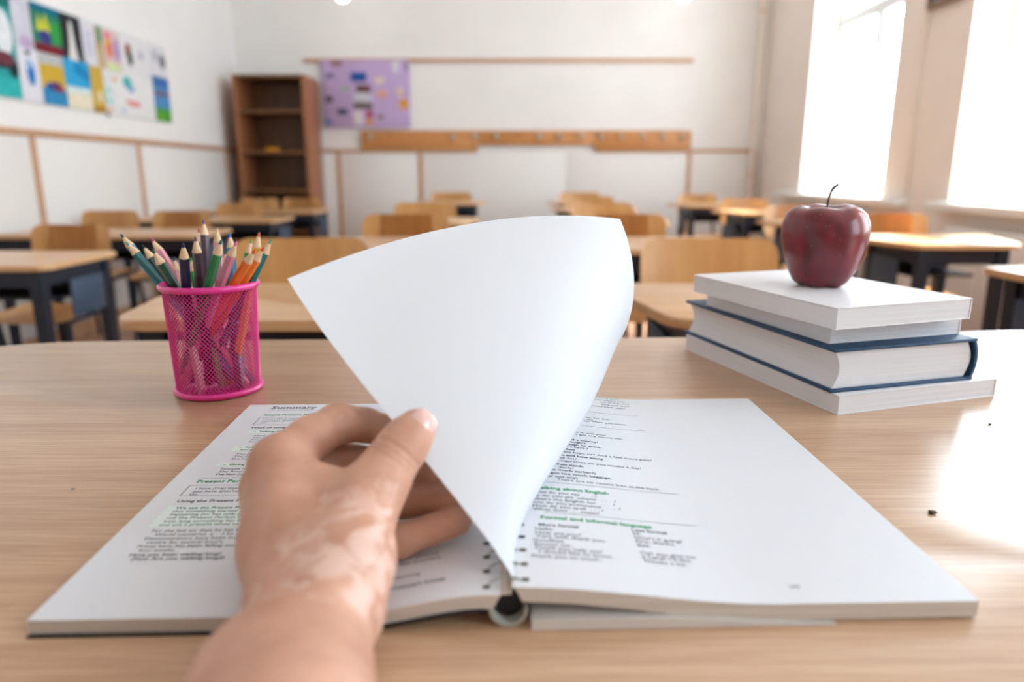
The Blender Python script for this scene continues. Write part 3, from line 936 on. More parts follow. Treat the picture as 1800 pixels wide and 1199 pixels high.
# ------------------------------------------------------------------ book stack and apple
M_BOOKW = mat('white_book_cover', '#e9e9ec', 0.38, 0.4, var=0.01, scale=8)
M_NAVYC = mat('navy_cloth_cover', '#1f4263', 0.5, 0.4, var=0.06, scale=60)
M_BLOCK = bpy.data.materials.new('book_pages')
M_BLOCK.use_nodes = True
nt = M_BLOCK.node_tree
b_ = nt.nodes['Principled BSDF']; b_.inputs['Roughness'].default_value = .75
tc = nt.nodes.new('ShaderNodeTexCoord'); mp = nt.nodes.new('ShaderNodeMapping'); nz = nt.nodes.new('ShaderNodeTexNoise'); rp = nt.nodes.new('ShaderNodeValToRGB')
mp.inputs['Scale'].default_value = (4, 4, 1800); nz.inputs['Scale'].default_value = 1; nz.inputs['Detail'].default_value = 2
rp.color_ramp.elements[0].color = (*lin('#d3d4d8'), 1); rp.color_ramp.elements[1].color = (*lin('#e3e4e7'), 1)
rp.color_ramp.elements[0].position = .3; rp.color_ramp.elements[1].position = .7
nt.links.new(tc.outputs['Object'], mp.inputs[0]); nt.links.new(mp.outputs[0], nz.inputs[0]); nt.links.new(nz.outputs['Fac'], rp.inputs[0]); nt.links.new(rp.outputs[0], b_.inputs['Base Color'])


def paperback(label, near, ang, w, l, z, th):
    """near = nearest corner; local x along the short edge, local y along the long edge; spine along far x side."""
    o = thing('paperback_book', label, 'book', (near[0], near[1], z), ang, 'books stacked under the apple')
    c = .0006
    bm = bmesh.new(); box(bm, .0008, w - .001, .0008, l - .0008, c, th - c)
    put('page_block', new_mesh('page_block', bm, M_BLOCK), o)
    put('cover', box_mesh('cover', (0, w, 0, l, th - c, th), M_BOOKW, .0002, 1), o)
    put('cover', box_mesh('cover', (0, w, 0, l, 0, c), M_BOOKW, .0002, 1), o)
    put('spine', box_mesh('spine', (w - .001, w, 0, l, c, th - c), M_BOOKW), o)
    return o


paperback('white paperback at the bottom of the stack flat on the desk', (.2695, .5590), math.radians(17.5), .172, .240, T, .0165)
paperback('thin white paperback directly on top of the navy hardcover', (.2690, .5860), math.radians(17.0), .142, .192, T + .0540, .0175)
paperback('white paperback on top of the stack carrying the red apple', (.2615, .5610), math.radians(19.0), .146, .207, T + .0715, .0180)
hb = thing('hardcover_book', 'thick navy hardcover book in the middle of the stack', 'book', (.2650, .5660, T + .0165), math.radians(16.0), 'books stacked under the apple')
w, l, th = .150, .243, .0375
put('cover_board', box_mesh('cover_board', (0, w, 0, l, th - .0028, th), M_NAVYC, .0008), hb)
put('cover_board', box_mesh('cover_board', (0, w, 0, l, 0, .0028), M_NAVYC, .0008), hb)
bm = bmesh.new()
outer = []
for i in range(13):
    t = i / 12
    outer.append((w - .004 + .0065 * math.sin(PI * t) ** .6, th * t))
inner = [(x - .0026, min(max(z, .0028), th - .0028)) for x, z in outer][::-1]
loop = outer + inner
va = [bm.verts.new((x, 0, z)) for x, z in loop]; vb = [bm.verts.new((x, l, z)) for x, z in loop]
N = len(loop)
for i in range(N):
    bm.faces.new((va[i], va[(i + 1) % N], vb[(i + 1) % N], vb[i]))
for i in range(12):
    for v in (va, vb):
        bm.faces.new((v[i], v[i + 1], v[N - 2 - i], v[N - 1 - i]))
put('spine', new_mesh('spine', bm, M_NAVYC, True, 40), hb)
bm = bmesh.new()
fore = [(.0040 + .0055 * math.sin(PI * i / 10), .0028 + (th - .0056) * i / 10) for i in range(11)]
back = [(w - .0075 + .0058 * math.sin(PI * i / 10), .0028 + (th - .0056) * i / 10) for i in range(11)][::-1]
loop = fore + back
va = [bm.verts.new((x, .0035, z)) for x, z in loop]; vb = [bm.verts.new((x, l - .0035, z)) for x, z in loop]
N = len(loop)
for i in range(N):
    bm.faces.new((va[i], va[(i + 1) % N], vb[(i + 1) % N], vb[i]))
for i in range(10):
    for v in (va, vb):
        bm.faces.new((v[i], v[i + 1], v[N - 2 - i], v[N - 1 - i]))
put('page_block', new_mesh('page_block', bm, M_BLOCK, True, 40), hb)

AP = Vector((.2970, .6820, T + .0895))
ap = thing('apple', 'glossy dark red apple standing on the book stack', 'apple', AP, math.radians(20))
bm = bmesh.new()
prof = [(0, .0080), (.006, .0055), (.011, .0020), (.0150, .0004), (.0190, .0008), (.0245, .0050), (.0300, .0140), (.0345, .0260), (.0378, .0390), (.0392, .0490), (.0386, .0590), (.0352, .0680), (.0295, .0735), (.0230, .0752), (.0165, .0738), (.0105, .0700), (.0055, .0655), (0, .0630)]


def lobes(r, z, a):
    t = z / .076
    k = sstep(.3, 1, t) * .014 + (1 - sstep(0, .30, t)) * .03
    rr = r * (1 + k * .6 * math.cos(5 * a) + .015 * math.cos(a + 1))
    return rr, z + (.0010 * math.cos(5 * a) * sstep(.7, 1, t) + .0012 * math.cos(a - .4) * sstep(.6, 1, t) - (.0012 * math.cos(5 * a) * (1 - sstep(0, .25, t)) if r > .006 else 0)) * (r / .03)


lathe(bm, prof, 60, fn=lobes)
lowest = min(v.co.z for v in bm.verts)
for v in bm.verts:
    v.co.z -= lowest
M_APPLE = bpy.data.materials.new('apple_skin')
M_APPLE.use_nodes = True
nt = M_APPLE.node_tree
b_ = nt.nodes['Principled BSDF']
b_.inputs['Roughness'].default_value = .30; b_.inputs['Coat Weight'].default_value = .25; b_.inputs['Coat Roughness'].default_value = .12
tc = nt.nodes.new('ShaderNodeTexCoord')
mp = nt.nodes.new('ShaderNodeMapping'); mp.inputs['Scale'].default_value = (90, 90, 14)
nz = nt.nodes.new('ShaderNodeTexNoise'); nz.inputs['Scale'].default_value = 1; nz.inputs['Detail'].default_value = 5
nt.links.new(tc.outputs['Object'], mp.inputs[0]); nt.links.new(mp.outputs[0], nz.inputs[0])
rp = nt.nodes.new('ShaderNodeValToRGB')
rp.color_ramp.elements[0].position = .3; rp.color_ramp.elements[1].position = .75
rp.color_ramp.elements[0].color = (*lin('#560d1c'), 1); rp.color_ramp.elements[1].color = (*lin('#821a28'), 1)
nt.links.new(nz.outputs['Fac'], rp.inputs[0])
vd = nt.nodes.new('ShaderNodeVectorMath'); vd.operation = 'DISTANCE'; vd.inputs[1].default_value = (.020, -.030, .066)
nt.links.new(tc.outputs['Object'], vd.inputs[0])
mr = nt.nodes.new('ShaderNodeMapRange'); mr.inputs[1].default_value = .004; mr.inputs[2].default_value = .024; mr.inputs[3].default_value = .75; mr.inputs[4].default_value = 0
nt.links.new(vd.outputs['Value'], mr.inputs[0])
mu = nt.nodes.new('ShaderNodeMath'); mu.operation = 'MULTIPLY'
nt.links.new(mr.outputs[0], mu.inputs[0]); nt.links.new(nz.outputs['Fac'], mu.inputs[1])
mx = nt.nodes.new('ShaderNodeMix'); mx.data_type = 'RGBA'; mx.inputs[7].default_value = (*lin('#d07a35'), 1)
nt.links.new(mu.outputs[0], mx.inputs[0]); nt.links.new(rp.outputs[0], mx.inputs[6])
# pale lenticels
vo = nt.nodes.new('ShaderNodeTexVoronoi'); vo.inputs['Scale'].default_value = 170
nt.links.new(tc.outputs['Object'], vo.inputs['Vector'])
r3 = nt.nodes.new('ShaderNodeValToRGB'); r3.color_ramp.elements[0].position = .06; r3.color_ramp.elements[1].position = .12
r3.color_ramp.elements[0].color = (.35, .35, .35, 1); r3.color_ramp.elements[1].color = (0, 0, 0, 1)
nt.links.new(vo.outputs['Distance'], r3.inputs[0])
m2 = nt.nodes.new('ShaderNodeMix'); m2.data_type = 'RGBA'; m2.inputs[7].default_value = (*lin('#c98a78'), 1)
nt.links.new(r3.outputs[0], m2.inputs[0]); nt.links.new(mx.outputs[2], m2.inputs[6]); nt.links.new(m2.outputs[2], b_.inputs['Base Color'])
put('flesh', new_mesh('flesh', bm, M_APPLE, True), ap)
bm = bmesh.new()
tube(bm, [(0, 0, .060), (.0002, 0, .072), (.0006, 0, .080), (.0022, 0, .0875), (.0048, 0, .0925), (.0085, 0, .0955)], [.0013, .0010, .0009, .0009, .0014, .0011], 10)
put('stem', new_mesh('stem', bm, mat('apple_stem', '#3d2b20', .7, .3), True, 40), ap, rot=(0, 0, -math.radians(20)))

for q, ((x, y), sc_, lb) in enumerate([((.2471, .3839), 1.0, 'larger dark crumb right of the workbook'), ((.3803, .5355), .6, 'tiny dark crumb beside the book stack'), ((-.2784, .4172), .5, 'tiny pale grey crumb left of the workbook')]):
    bm = bmesh.new()
    bmesh.ops.create_icosphere(bm, subdivisions=2, radius=.0016 * sc_)
    for v in bm.verts:
        v.co.x *= 1.5; v.co.z *= .6
        v.co *= 1 + .25 * math.sin(v.co.x * 4000 + v.co.y * 3000 + q)
    mz = min(v.co.z for v in bm.verts)
    for v in bm.verts:
        v.co.z -= mz
    tag(put('crumb', new_mesh('crumb', bm, mat('crumb_%d' % q, '#4a3c30' if q < 2 else '#a8a4a0', .8, .2)), None, (x, y, T)), lb, 'crumb', 'crumbs on the teacher desk')

# ------------------------------------------------------------------ student furniture
def desk_parts(w, d, h, nw):
    """nw: how much narrower the teacher-side edge is at each end"""
    P_ = {}
    bm = bmesh.new()
    prism(bm, rounded([(-w / 2 + nw, -d / 2), (w / 2 - nw, -d / 2), (w / 2, d / 2), (-w / 2, d / 2)], .045), h - .018, h, bevel=.003)
    P_['desktop'] = new_mesh('desktop', bm, M_DESK, True, 30)
    bm = bmesh.new()
    x, y = w / 2 - .05 - nw, d / 2 - .045
    for s in (-1, 1):
        box(bm, -x, x, s * y - .012, s * y + .012, h - .075, h - .018)
        box(bm, s * x - .012, s * x + .012, -y + .012, y - .012, h - .075, h - .018)
    P_['frame'] = new_mesh('frame', bm, M_NAVY)
    bm = bmesh.new()
    box(bm, -x + .02, x - .02, -y + .10, y - .02, h - .135, h - .125)
    box(bm, -x + .02, x - .02, y - .03, y - .02, h - .125, h - .075)
    P_['book_tray'] = new_mesh('book_tray', bm, M_NAVY)
    bm = bmesh.new()
    v = box(bm, -.020, .020, -.020, .020, 0, h - .018)
    for q in v[:4]:
        q.co.x *= .75; q.co.y *= .75
    P_['leg'] = new_mesh('leg', bm, M_NAVY)
    P_['side_plate'] = box_mesh('side_plate', (-.004, .004, -.10, .10, h - .20, h - .07), M_PLATE, .002)
    return P_, x, y


def chair_parts():
    P_ = {}
    # backrest: curved rounded plywood plate
    def plate(wd, hh, r, curve, th, vert):
        out = rounded([(-wd / 2, -hh / 2), (wd / 2, -hh / 2), (wd / 2, hh / 2), (-wd / 2, hh / 2)], r, 8)
        bm = bmesh.new()
        vs_ = [bm.verts.new((x, y, 0)) for x, y in out]
        f = bm.faces.new(vs_)
        bmesh.ops.solidify(bm, geom=[f], thickness=th)
        geom = bm.faces[:] + bm.edges[:] + bm.verts[:]
        for k in range(1, 20):
            xx = -wd / 2 + wd * k / 20
            bmesh.ops.bisect_plane(bm, geom=bm.faces[:] + bm.edges[:] + bm.verts[:], plane_co=(xx, 0, 0), plane_no=(1, 0, 0))
        for v in bm.verts:
            c = curve * (2 * v.co.x / wd) ** 2
            if vert:
                v.co = Vector((v.co.x, -c + v.co.z, v.co.y))
            else:
                v.co = Vector((v.co.x, v.co.y, v.co.z + c - (.02 * sstep(.08, hh / 2, -v.co.y))))
        return bm
    P_['backrest'] = new_mesh('backrest', plate(.36, .20, .055, .022, .011, True), M_PLY, True, 35)
    P_['seat'] = new_mesh('seat', plate(.37, .36, .06, .012, .012, False), M_PLY, True, 35)
    for s, nm in ((-1, 'l'), (1, 'r')):
        bm = bmesh.new()
        tube(bm, [(s * .165, -.175, 0.0), (s * .150, -.135, .405)], .012, 8)
        P_['front_' + nm] = new_mesh('leg', bm, M_NAVY, True, 40)
        bm = bmesh.new()
        tube(bm, [(s * .165, .215, 0.0), (s * .150, .165, .405)], .012, 8)
        P_['rear_' + nm] = new_mesh('leg', bm, M_NAVY, True, 40)
    bm = bmesh.new()
    for s in (-1, 1):
        tube(bm, [(s * .150, -.150, .412), (s * .150, .160, .412), (s * .150, .195, .50), (s * .140, .225, .70)], .011, 8)
    tube(bm, [(-.150, -.09, .404), (.150, -.09, .404)], .009, 8)
    tube(bm, [(-.150, .13, .404), (.150, .13, .404)], .009, 8)
    P_['frame'] = new_mesh('frame', bm, M_NAVY, True, 40)
    return P_


DK = {}


def place_desk(label, x, y, rz=0.0, w=.70, d=.50, h=.73, nw=.03, plate=1):
    key = (w, d, h, nw)
    if key not in DK:
        DK[key] = desk_parts(*key)
    P_, lx, ly = DK[key]
    o = thing('student_desk', label, 'desk', (x, y, 0), rz, 'student desks in rows')
    put('desktop', P_['desktop'], o)
    put('frame', P_['frame'], o)
    put('book_tray', P_['book_tray'], o)
    for sx in (-1, 1):
        for sy in (-1, 1):
            put('leg', P_['leg'], o, (sx * lx, sy * ly, 0))
    put('side_plate', P_['side_plate'], o, (plate * (lx + .017), .05, 0))


CP = chair_parts()


def place_chair(label, x, y, rz=0.0, s=1.0):
    """x, y: where the backrest is"""
    off = Vector((0, .225 * s, 0))
    off.rotate(Matrix.Rotation(rz, 3, 'Z'))
    o = thing('student_chair', label, 'chair', (x - off.x, y - off.y, 0), rz, 'plywood student chairs')
    o.scale = (s, s, s)
    put('backrest', CP['backrest'], o, (0, .222, .690), (math.radians(-8), 0, 0))
    put('seat', CP['seat'], o, (0, -.005, .434))
    for k in ('front_l', 'front_r', 'rear_l', 'rear_r'):
        put('leg', CP[k], o)
    put('frame', CP['frame'], o)


place_desk('front student desk right behind the pink pencil cup', -.392, 1.285, w=.58, d=.38, nw=.05)
place_desk('front student desk right behind the stack of books', .480, 1.295, w=.58, d=.38, nw=.065, plate=-1)
place_desk('front student desk cut off by the frame near the windows', 1.53, 1.55, w=.74, d=.44, plate=-1)
place_chair('plywood chair behind the pencil cup, nearest on the left', -.550, 1.87)
place_chair('plywood chair behind the white books, nearest on the right', .515, 1.87)
place_chair('plywood chair partly cut off by the right edge of the photo', 1.86, 2.24, s=1.0)
# second to fifth rows, left-centre column
for k, (y, cx, lb) in enumerate([(3.00, -.440, 'second'), (4.18, -.500, 'third'), (6.42, -.535, 'last')]):
    place_desk('%s-row student desk in the column left of the turning page' % lb, cx + .04, y - .61, w=.60, d=.43, nw=.06)
    place_chair('%s-row plywood chair in the column left of the turning page' % lb, cx, y)
for k, (y, cx, lb) in enumerate([(3.00, .460, 'second'), (4.18, .520, 'third'), (5.34, .570, 'fourth'), (6.44, .600, 'last')]):
    place_desk('%s-row student desk in the column right of the turning page' % lb, cx - .02, y - .61, w=.60, d=.43, nw=.06, plate=-1)
    place_chair('%s-row plywood chair in the column right of the turning page' % lb, cx, y)
# window column
for k, (x, y, cx, cy, lb) in enumerate([(1.62, 2.74, 1.76, 3.36, 'second'), (1.62, 3.66, 1.66, 4.26, 'third'), (1.68, 4.76, 1.72, 5.36, 'fourth'), (1.60, 5.84, 1.64, 6.44, 'last')]):
    place_desk('%s-row student desk in the column beside the windows' % lb, x, y, 0, w=.64, d=.44, h=.71, nw=.13 if k == 0 else .08, plate=-1)
    place_chair('%s-row plywood chair in the column beside the windows' % lb, cx, cy, 0, .98)
# wall column with lower, double-width desks
for k, (y, c1, c2, lb) in enumerate([(2.48, -1.875, -2.39, 'nearest'), (3.62, -1.92, -2.35, 'second'), (4.74, -2.00, None, 'third'), (5.74, -2.20, -1.84, 'last')]):
    place_desk('%s double desk in the column along the left wall' % lb, -2.00, y, w=1.02, d=.46, h=.668, nw=.0)
    place_chair('%s plywood chair along the left wall, on the aisle side' % lb if c2 is None or c1 > c2 else '%s plywood chair along the left wall, on the wall side' % lb, c1, y + .58, s=.94)
    if c2 is not None:
        place_chair('%s plywood chair along the left wall, on the wall side' % lb if c2 < c1 else '%s plywood chair along the left wall, on the aisle side' % lb, c2, y + .61, s=.94)

# ------------------------------------------------------------------ bookcase
bc = thing('bookcase', 'tall empty dark wooden bookcase in the far left corner', 'bookcase', (-2.14, 6.82, 0))
W2, D2, HB = .305, .23, 1.80
for s in (-1, 1):
    put('side_panel', box_mesh('side_panel', (s * W2 - .016, s * W2 + .016, -D2, D2, 0, HB), M_CASE_SIDE, .005), bc)
put('back_panel', box_mesh('back_panel', (-W2 + .016, W2 - .016, D2 - .012, D2 - .002, .06, HB - .02), M_CASE), bc)
for z in (HB - .028, 1.475, 1.125, .785, .42, .06):
    put('shelf', box_mesh('shelf', (-W2 + .016, W2 - .016, -D2 + .004, D2 - .012, z, z + .026), M_CASE, .002), bc)
put('plinth', box_mesh('plinth', (-W2 + .016, W2 - .016, -D2 + .03, -D2 + .045, 0, .06), M_CASE), bc)
bm = bmesh.new()
prism(bm, rounded([(-.06, -.03), (.06, -.03), (.05, .03), (-.055, .035)], .02), 0, .028, bevel=.006)
tag(put('sponge', new_mesh('sponge', bm, mat('yellow_sponge', '#c98a1e', .8, .2, var=.1, scale=60)), None, (-2.155, 6.64, 1.151)), 'small yellow object lying on the middle shelf of the bookcase', 'sponge')

# ------------------------------------------------------------------ coat rack
cr = thing('coat_rack', 'long wooden coat rack with small white hooks on the back wall', 'coat rack', (0, RY1, 0))
boards = []
for a, b, z0 in ((-1.440, -.330, 1.180), (-.328, .794, 1.217), (.796, 1.712, 1.180)):
    boards.append((a, b, put('board', box_mesh('board', (a, b, -.045, -.025, z0, 1.352), M_RACK, .003), cr)))
bm = bmesh.new()
box(bm, -.016, .016, -.050, -.045, 1.262, 1.330, bevel=.002)
tube(bm, [(0, -.050, 1.312), (0, -.078, 1.312), (0, -.088, 1.324)], [.009, .009, .012], 8)
tube(bm, [(0, -.050, 1.285), (0, -.080, 1.270), (0, -.092, 1.285)], [.008, .008, .011], 8)
hk = new_mesh('hook', bm, mat('hook_enamel', '#bdb6ab', .4, .5), True, 40)
for x in (-1.350, -.563, -.350, -.148, .257, .459, .661, .853, 1.044, 1.246, 1.437, 1.629):
    put('hook', hk, [o for a, b, o in boards if a <= x <= b][0], (x, 0, 0))
bm = bmesh.new()
lathe(bm, [(0, 0), (.011, 0), (.011, .003), (0, .004)], 12)
sc_me = new_mesh('screw_cap', bm, mat('brown_cap', '#8e5a38', .6, .3))
for x in (-1.165, -.955, -.745, .055):
    put('screw_cap', sc_me, [o for a, b, o in boards if a <= x <= b][0], (x, -.045, 1.305), (PI / 2, 0, 0))

# ------------------------------------------------------------------ purple poster board
pb = thing('notice_board', 'lilac notice board with small pinned photos on the back wall', 'notice board', (0, RY1, 0))
put('backing', box_mesh('backing', (-1.790, -.968, -.034, -.022, 1.377, 1.985), mat('lilac_paper', '#bda6cf', .7, .2, var=.04, scale=5), .002), pb)
cards = [(-1.75, 1.864, -1.673, 1.824, '#6d6f8e'), (-1.69, 1.975, -1.591, 1.935, '#8a6660'), (-1.514, 1.874, -1.368, 1.793, '#1f55a0'), (-1.623, 1.753, -1.529, 1.702, '#a9b3b5'), (-1.763, 1.661, -1.696, 1.609, '#3e4452'), (-1.656, 1.548, -1.561, 1.496, '#3c4a68'), (-1.786, 1.454, -1.708, 1.402, '#6278a8'),
         (-1.466, 1.763, -1.335, 1.696, '#6e4a44'), (-1.497, 1.690, -1.323, 1.612, '#c9cad6'), (-1.501, 1.606, -1.325, 1.545, '#71675f'), (-1.505, 1.532, -1.414, 1.402, '#d8cfd0'), (-1.381, 1.532, -1.321, 1.470, '#a8405c'), (-1.381, 1.462, -1.321, 1.402, '#d79a58'), (-1.286, 1.829, -1.203, 1.773, '#d9cdbb'), (-1.27, 1.712, -1.186, 1.65, '#dca58e'),
         (-1.12, 1.975, -1.06, 1.874, '#d4d2dc'), (-1.091, 1.737, -1.024, 1.661, '#dcc3b4'), (-1.063, 1.635, -.985, 1.548, '#dd9d3f'), (-1.279, 1.496, -1.216, 1.454, '#94807f'), (-.995, 1.965, -.975, 1.889, '#7d5f86')]
for i, (a, b, c, d, colr) in enumerate(cards):
    put('photo_card', box_mesh('photo_card', (a, c, -.037, -.0335, d, b), mat('card_' + colr, colr, .5, .3, var=.25, scale=45)), pb)

# ------------------------------------------------------------------ children's drawings on the side wall
DX = RX0 + .012
board = box_mesh('display_board', (RX0 + .001, RX0 + .011, 3.00, 5.66, 1.325, 1.865), mat('white_board', '#d8dbd9', .6, .3), .002)
tag(put('display_board', board), 'long white display board behind the drawings on the left wall', 'display board')


def drawing(label, y0, y1, z0, z1, base, shapes):
    """one sheet; shapes: (colour, polygon in 0..1 sheet coordinates) printed flat on it"""
    bm = bmesh.new()
    box(bm, 0, .0018, y0, y1, z0, z1)
    mats = [mat('sheet_' + base, base, .6, .3, var=.03, scale=9)]
    for k, (c, poly) in enumerate(shapes):
        mk = mat('crayon_' + c, c, .7, .2, var=.12, scale=26)
        if mk not in mats:
            mats.append(mk)
        vs_ = [bm.verts.new((.0022 + .0003 * k, y0 + (y1 - y0) * u, z0 + (z1 - z0) * v)) for u, v in poly]
        bm.faces.new(vs_).material_index = mats.index(mk)
    me = bpy.data.meshes.new('pinned_drawing')
    bm.to_mesh(me); bm.free()
    for m_ in mats:
        me.materials.append(m_)
    tag(put('pinned_drawing', me, None, (DX, 0, 0)), label, 'drawing', "children's drawings on the left wall")


def ell(cx, cy, rx, ry, n=14, ph=0.0):
    return [(cx + rx * math.cos(2 * PI * i / n + ph), cy + ry * math.sin(2 * PI * i / n + ph)) for i in range(n)]


def rect(a, b, c, d):
    return [(a, b), (c, b), (c, d), (a, d)]


# bottom row (u runs away from the camera)
drawing('teal crayon drawing cut off by the left edge of the photo', 3.55, 3.955, 1.335, 1.850, '#1d9a9a', [('#dfe3e6', ell(.80, .62, .17, .22)), ('#20343f', rect(.55, .27, 1, .36)), ('#6a3540', ell(.75, .37, .2, .07)), ('#17706a', rect(0, .86, 1, 1)), ('#1c2a33', ell(.90, .26, .08, .06)), ('#2fb0ae', rect(0, 0, 1, .18))])
drawing('white sheet with a small blue figure, lower row', 3.960, 4.130, 1.330, 1.600, '#dcdbe2', [('#2f77bd', ell(.55, .55, .20, .24)), ('#8fb4dd', ell(.5, .72, .15, .1)), ('#60646e', ell(.5, .93, .14, .05))])
drawing('yellow and blue seaside painting, lower row', 4.135, 4.352, 1.330, 1.600, '#c9a52f', [('#b8bcbc', rect(0, .80, 1, 1)), ('#2f86b8', rect(0, 0, 1, .33)), ('#6b3a5c', ell(.58, .38, .26, .10)), ('#8a2f55', ell(.75, .34, .12, .08)), ('#274f9b', ell(.3, .36, .15, .09))])
drawing('bright blue sky and pale sand painting, lower row', 4.356, 4.612, 1.330, 1.612, '#27a3d4', [('#e4dac0', rect(0, 0, 1, .32)), ('#cfe0e0', rect(0, .32, 1, .44)), ('#1785bd', [(.35, .75), (.95, .55), (1, .8), (.5, .97)])])
drawing('narrow golden yellow painting, lower row', 4.616, 4.756, 1.326, 1.600, '#c9a63e', [('#d9cfa8', ell(.6, .35, .25, .14)), ('#a87f2e', rect(0, 0, 1, .12))])
drawing('white sheet with turquoise loop, lower row', 4.760, 4.862, 1.326, 1.600, '#dfe0df', [('#77cfcc', ell(.5, .42, .38, .20)), ('#e3e4e2', ell(.55, .42, .22, .12)), ('#e0997c', ell(.4, .10, .25, .05))])
drawing('large white sheet with teal scribble and red letters, lower row', 4.866, 5.398, 1.330, 1.610, '#e2e2e0', [('#4fb1b6', ell(.35, .78, .11, .14)), ('#6fa0cc', ell(.43, .64, .08, .08)), ('#de7f83', rect(.27, .30, .60, .37)), ('#de7f83', rect(.33, .24, .62, .29)), ('#e3c29c', ell(.05, .78, .06, .07)), ('#b7c2d4', ell(.2, .12, .07, .05))])
drawing('blue sky over green grass painting at the far end', 5.410, 5.650, 1.328, 1.640, '#4f8dc4', [('#4f9d3a', rect(0, 0, 1, .30)), ('#6aa838', rect(.1, .0, .5, .14)), ('#7c5f68', rect(.1, .58, .75, .68)), ('#3f6fae', rect(0, .78, 1, 1))])
# top row
drawing('white and lilac sheet, upper row', 3.962, 4.112, 1.604, 1.850, '#c9c9d4', [('#bda6c9', ell(.6, .12, .35, .14)), ('#d3d3dc', rect(0, .4, .4, .9))])
drawing('green chalkboard painting with yellow flowers and dark red base, upper row', 4.116, 4.368, 1.604, 1.856, '#117a63', [('#7a2430', rect(0, 0, 1, .20)), ('#c8c83a', [(.12, .45), (.25, .80), (.35, .58), (.5, .85), (.58, .60), (.7, .75), (.66, .40)]), ('#3e3a86', ell(.45, .34, .25, .14)), ('#0d6a86', rect(0, .85, 1, 1)), ('#2f9a45', rect(.62, .25, 1, .7))])
drawing('black painting with a tall white shape, upper row', 4.372, 4.575, 1.604, 1.856, '#1a1c24', [('#dcdad6', [(.25, .0), (.75, .0), (.62, .35), (.54, .85), (.42, .85), (.36, .35)])])
drawing('plain white sheet beside the black painting, upper row', 4.579, 4.722, 1.604, 1.850, '#d9d8de', [('#c9c9d6', rect(.2, .2, .8, .8))])
drawing('narrow sheet with brown and green streaks, upper row', 4.726, 4.800, 1.604, 1.850, '#b59a72', [('#5f9a70', rect(.3, .6, 1, 1)), ('#cdb68a', rect(0, 0, .6, .4))])
drawing('pink, orange and violet crayon sheet, upper row', 4.804, 5.004, 1.600, 1.850, '#d9c0bd', [('#de7e62', ell(.35, .55, .22, .26)), ('#dfae4a', ell(.25, .72, .14, .12)), ('#a78cc0', ell(.8, .55, .16, .3)), ('#d3e0a8', ell(.5, .10, .45, .10)), ('#de8a9a', ell(.3, .85, .25, .10))])
drawing('white sheet with a small dark figure, upper row', 5.008, 5.400, 1.614, 1.850, '#dedddf', [('#8a4f3a', ell(.26, .60, .10, .22)), ('#35463c', ell(.30, .40, .09, .20)), ('#b9b7c4', rect(.6, .45, .75, .7))])
drawing('white sheet with a grey smudge at the far end, upper row', 5.415, 5.645, 1.645, 1.845, '#d8d8db', [('#6e6f78', ell(.75, .55, .20, .25)), ('#b9b9c2', ell(.3, .7, .2, .2))])
bm = bmesh.new()
lathe(bm, [(0, 0), (.012, 0), (.014, .006), (.006, .012), (0, .013)], 14)
tag(put('push_pin', new_mesh('push_pin', bm, mat('red_pin', '#c4304a', .4, .5), True, 40), None, (DX + .003, 5.625, 1.525), (0, PI / 2, 0)), 'red push pin at the far edge of the drawings', 'push pin')
bm = bmesh.new()
lathe(bm, [(0, 0), (.010, 0), (.012, .006), (.005, .012), (0, .013)], 14)
tag(put('push_pin', new_mesh('push_pin', bm, mat('grey_pin', '#3e4046', .4, .5), True, 40), None, (RX0 + .0115, 4.77, 1.318), (0, PI / 2, 0)), 'dark push pin under the golden painting', 'push pin')

# ------------------------------------------------------------------ window wall fittings
hp = thing('heating_pipe', 'vertical cream heating pipe in the far corner beside the windows', 'pipe', (2.305, 7.045, 0))
bm = bmesh.new(); tube(bm, [(0, 0, .0), (0, 0, RZ)], .022, 14)
put('pipe', new_mesh('pipe', bm, M_WALLR, True, 40), hp)
for z in (.70, .94, 2.4):
    put('clamp', torus_mesh('clamp', .024, .006, M_TRIM, 24, 8), hp, (0, 0, z))
tag(put('cable_duct', box_mesh('cable_duct', (RX1 - .022, RX1, 4.40, 4.44, .3, RZ), mat('duct_white', '#efe6dc', .5, .4), .004)), 'narrow white cable duct between the windows', 'duct')
pf = thing('picture_frame', 'wooden framed picture hung high between the windows', 'picture', (RX1, 0, 0))
bm = bmesh.new()
box(bm, -.03, 0, 4.06, 4.40, 1.862, 1.892); box(bm, -.03, 0, 4.06, 4.40, 2.37, 2.40); box(bm, -.03, 0, 4.06, 4.09, 1.892, 2.37); box(bm, -.03, 0, 4.37, 4.40, 1.892, 2.37)
put('frame', new_mesh('frame', bm, wood('frame_wood', '#6d5138', '#8a6a4c')), pf)
put('print', box_mesh('print', (-.015, -.005, 4.09, 4.37, 1.892, 2.37), mat('print_blue', '#6f7f8c', .4, .5, var=.2, scale=8)), pf)
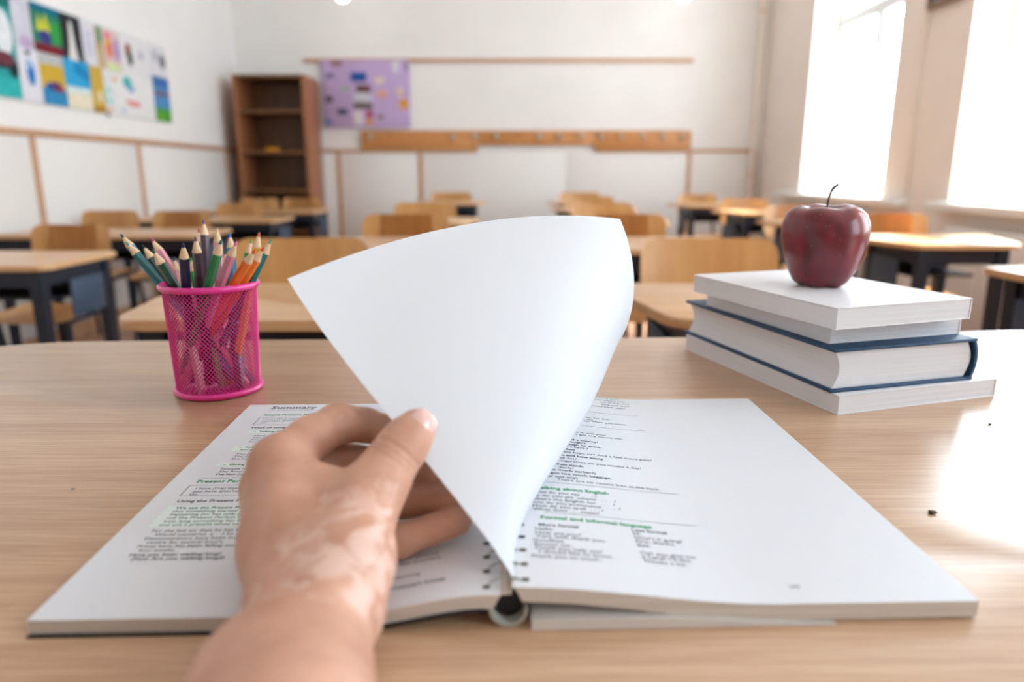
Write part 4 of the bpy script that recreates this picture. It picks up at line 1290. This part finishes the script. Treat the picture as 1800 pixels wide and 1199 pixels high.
for lb, y0, y1 in (('white ribbed radiator under the far window', 4.80, 5.95), ('white ribbed radiator under the middle window', 2.62, 3.80)):
    rd = thing('radiator', lb, 'radiator', (2.325, 0, 0), group='radiators under the windows')
    nf = 24
    fin = box_mesh('fin', (-.05, .05, -.017, .017, .14, .68), M_WHITE, .010)
    for k in range(nf):
        put('fin', fin, rd, (0, y0 + (y1 - y0) * (k + .5) / nf, 0))
    bm = bmesh.new()
    tube(bm, [(0, y0, .20), (0, y1, .20)], .018, 10); tube(bm, [(0, y0, .62), (0, y1, .62)], .018, 10)
    tube(bm, [(0, y0 + .05, 0), (0, y0 + .05, .20)], .012, 8); tube(bm, [(0, y1 - .05, 0), (0, y1 - .05, .20)], .012, 8)
    put('pipe', new_mesh('pipe', bm, M_WHITE, True, 40), rd)
    bm = bmesh.new(); lathe(bm, [(0, -.03), (.022, -.03), (.026, 0), (.022, .03), (0, .03)], 14)
    put('valve', new_mesh('valve', bm, M_WHITE, True, 40), rd, (-.03, y1 + .03, .62))

# pendant lamps ------------------------------------------------------
M_GLOBE = bpy.data.materials.new('lit_globe')
M_GLOBE.use_nodes = True
e_ = M_GLOBE.node_tree.nodes['Principled BSDF']
e_.inputs['Base Color'].default_value = (.9, .9, .88, 1)
e_.inputs['Emission Color'].default_value = (1, .97, .92, 1)
e_.inputs['Emission Strength'].default_value = 6.0
for x, lb in ((-1.453, 'small lit globe lamp above the notice board'), (1.462, 'small lit globe lamp above the right end of the coat rack')):
    pl = thing('pendant_lamp', lb, 'lamp', (x, 6.6, 0), group='lit globe lamps along the top')
    bm = bmesh.new()
    lathe(bm, [(0, 2.383)] + [(.062 * math.sin(PI * i / 16), 2.445 - .062 * math.cos(PI * i / 16)) for i in range(1, 15)] + [(.02, 2.505)], 24)
    put('globe', new_mesh('globe', bm, M_GLOBE, True), pl)
    bm = bmesh.new(); lathe(bm, [(0, 2.54), (.022, 2.54), (.024, 2.50), (0, 2.498)], 16)
    put('socket', new_mesh('socket', bm, M_STEEL, True, 40), pl)
    bm = bmesh.new(); tube(bm, [(0, 0, 2.54), (0, 0, RZ)], .004, 6)
    put('cord', new_mesh('cord', bm, M_WHITE), pl)
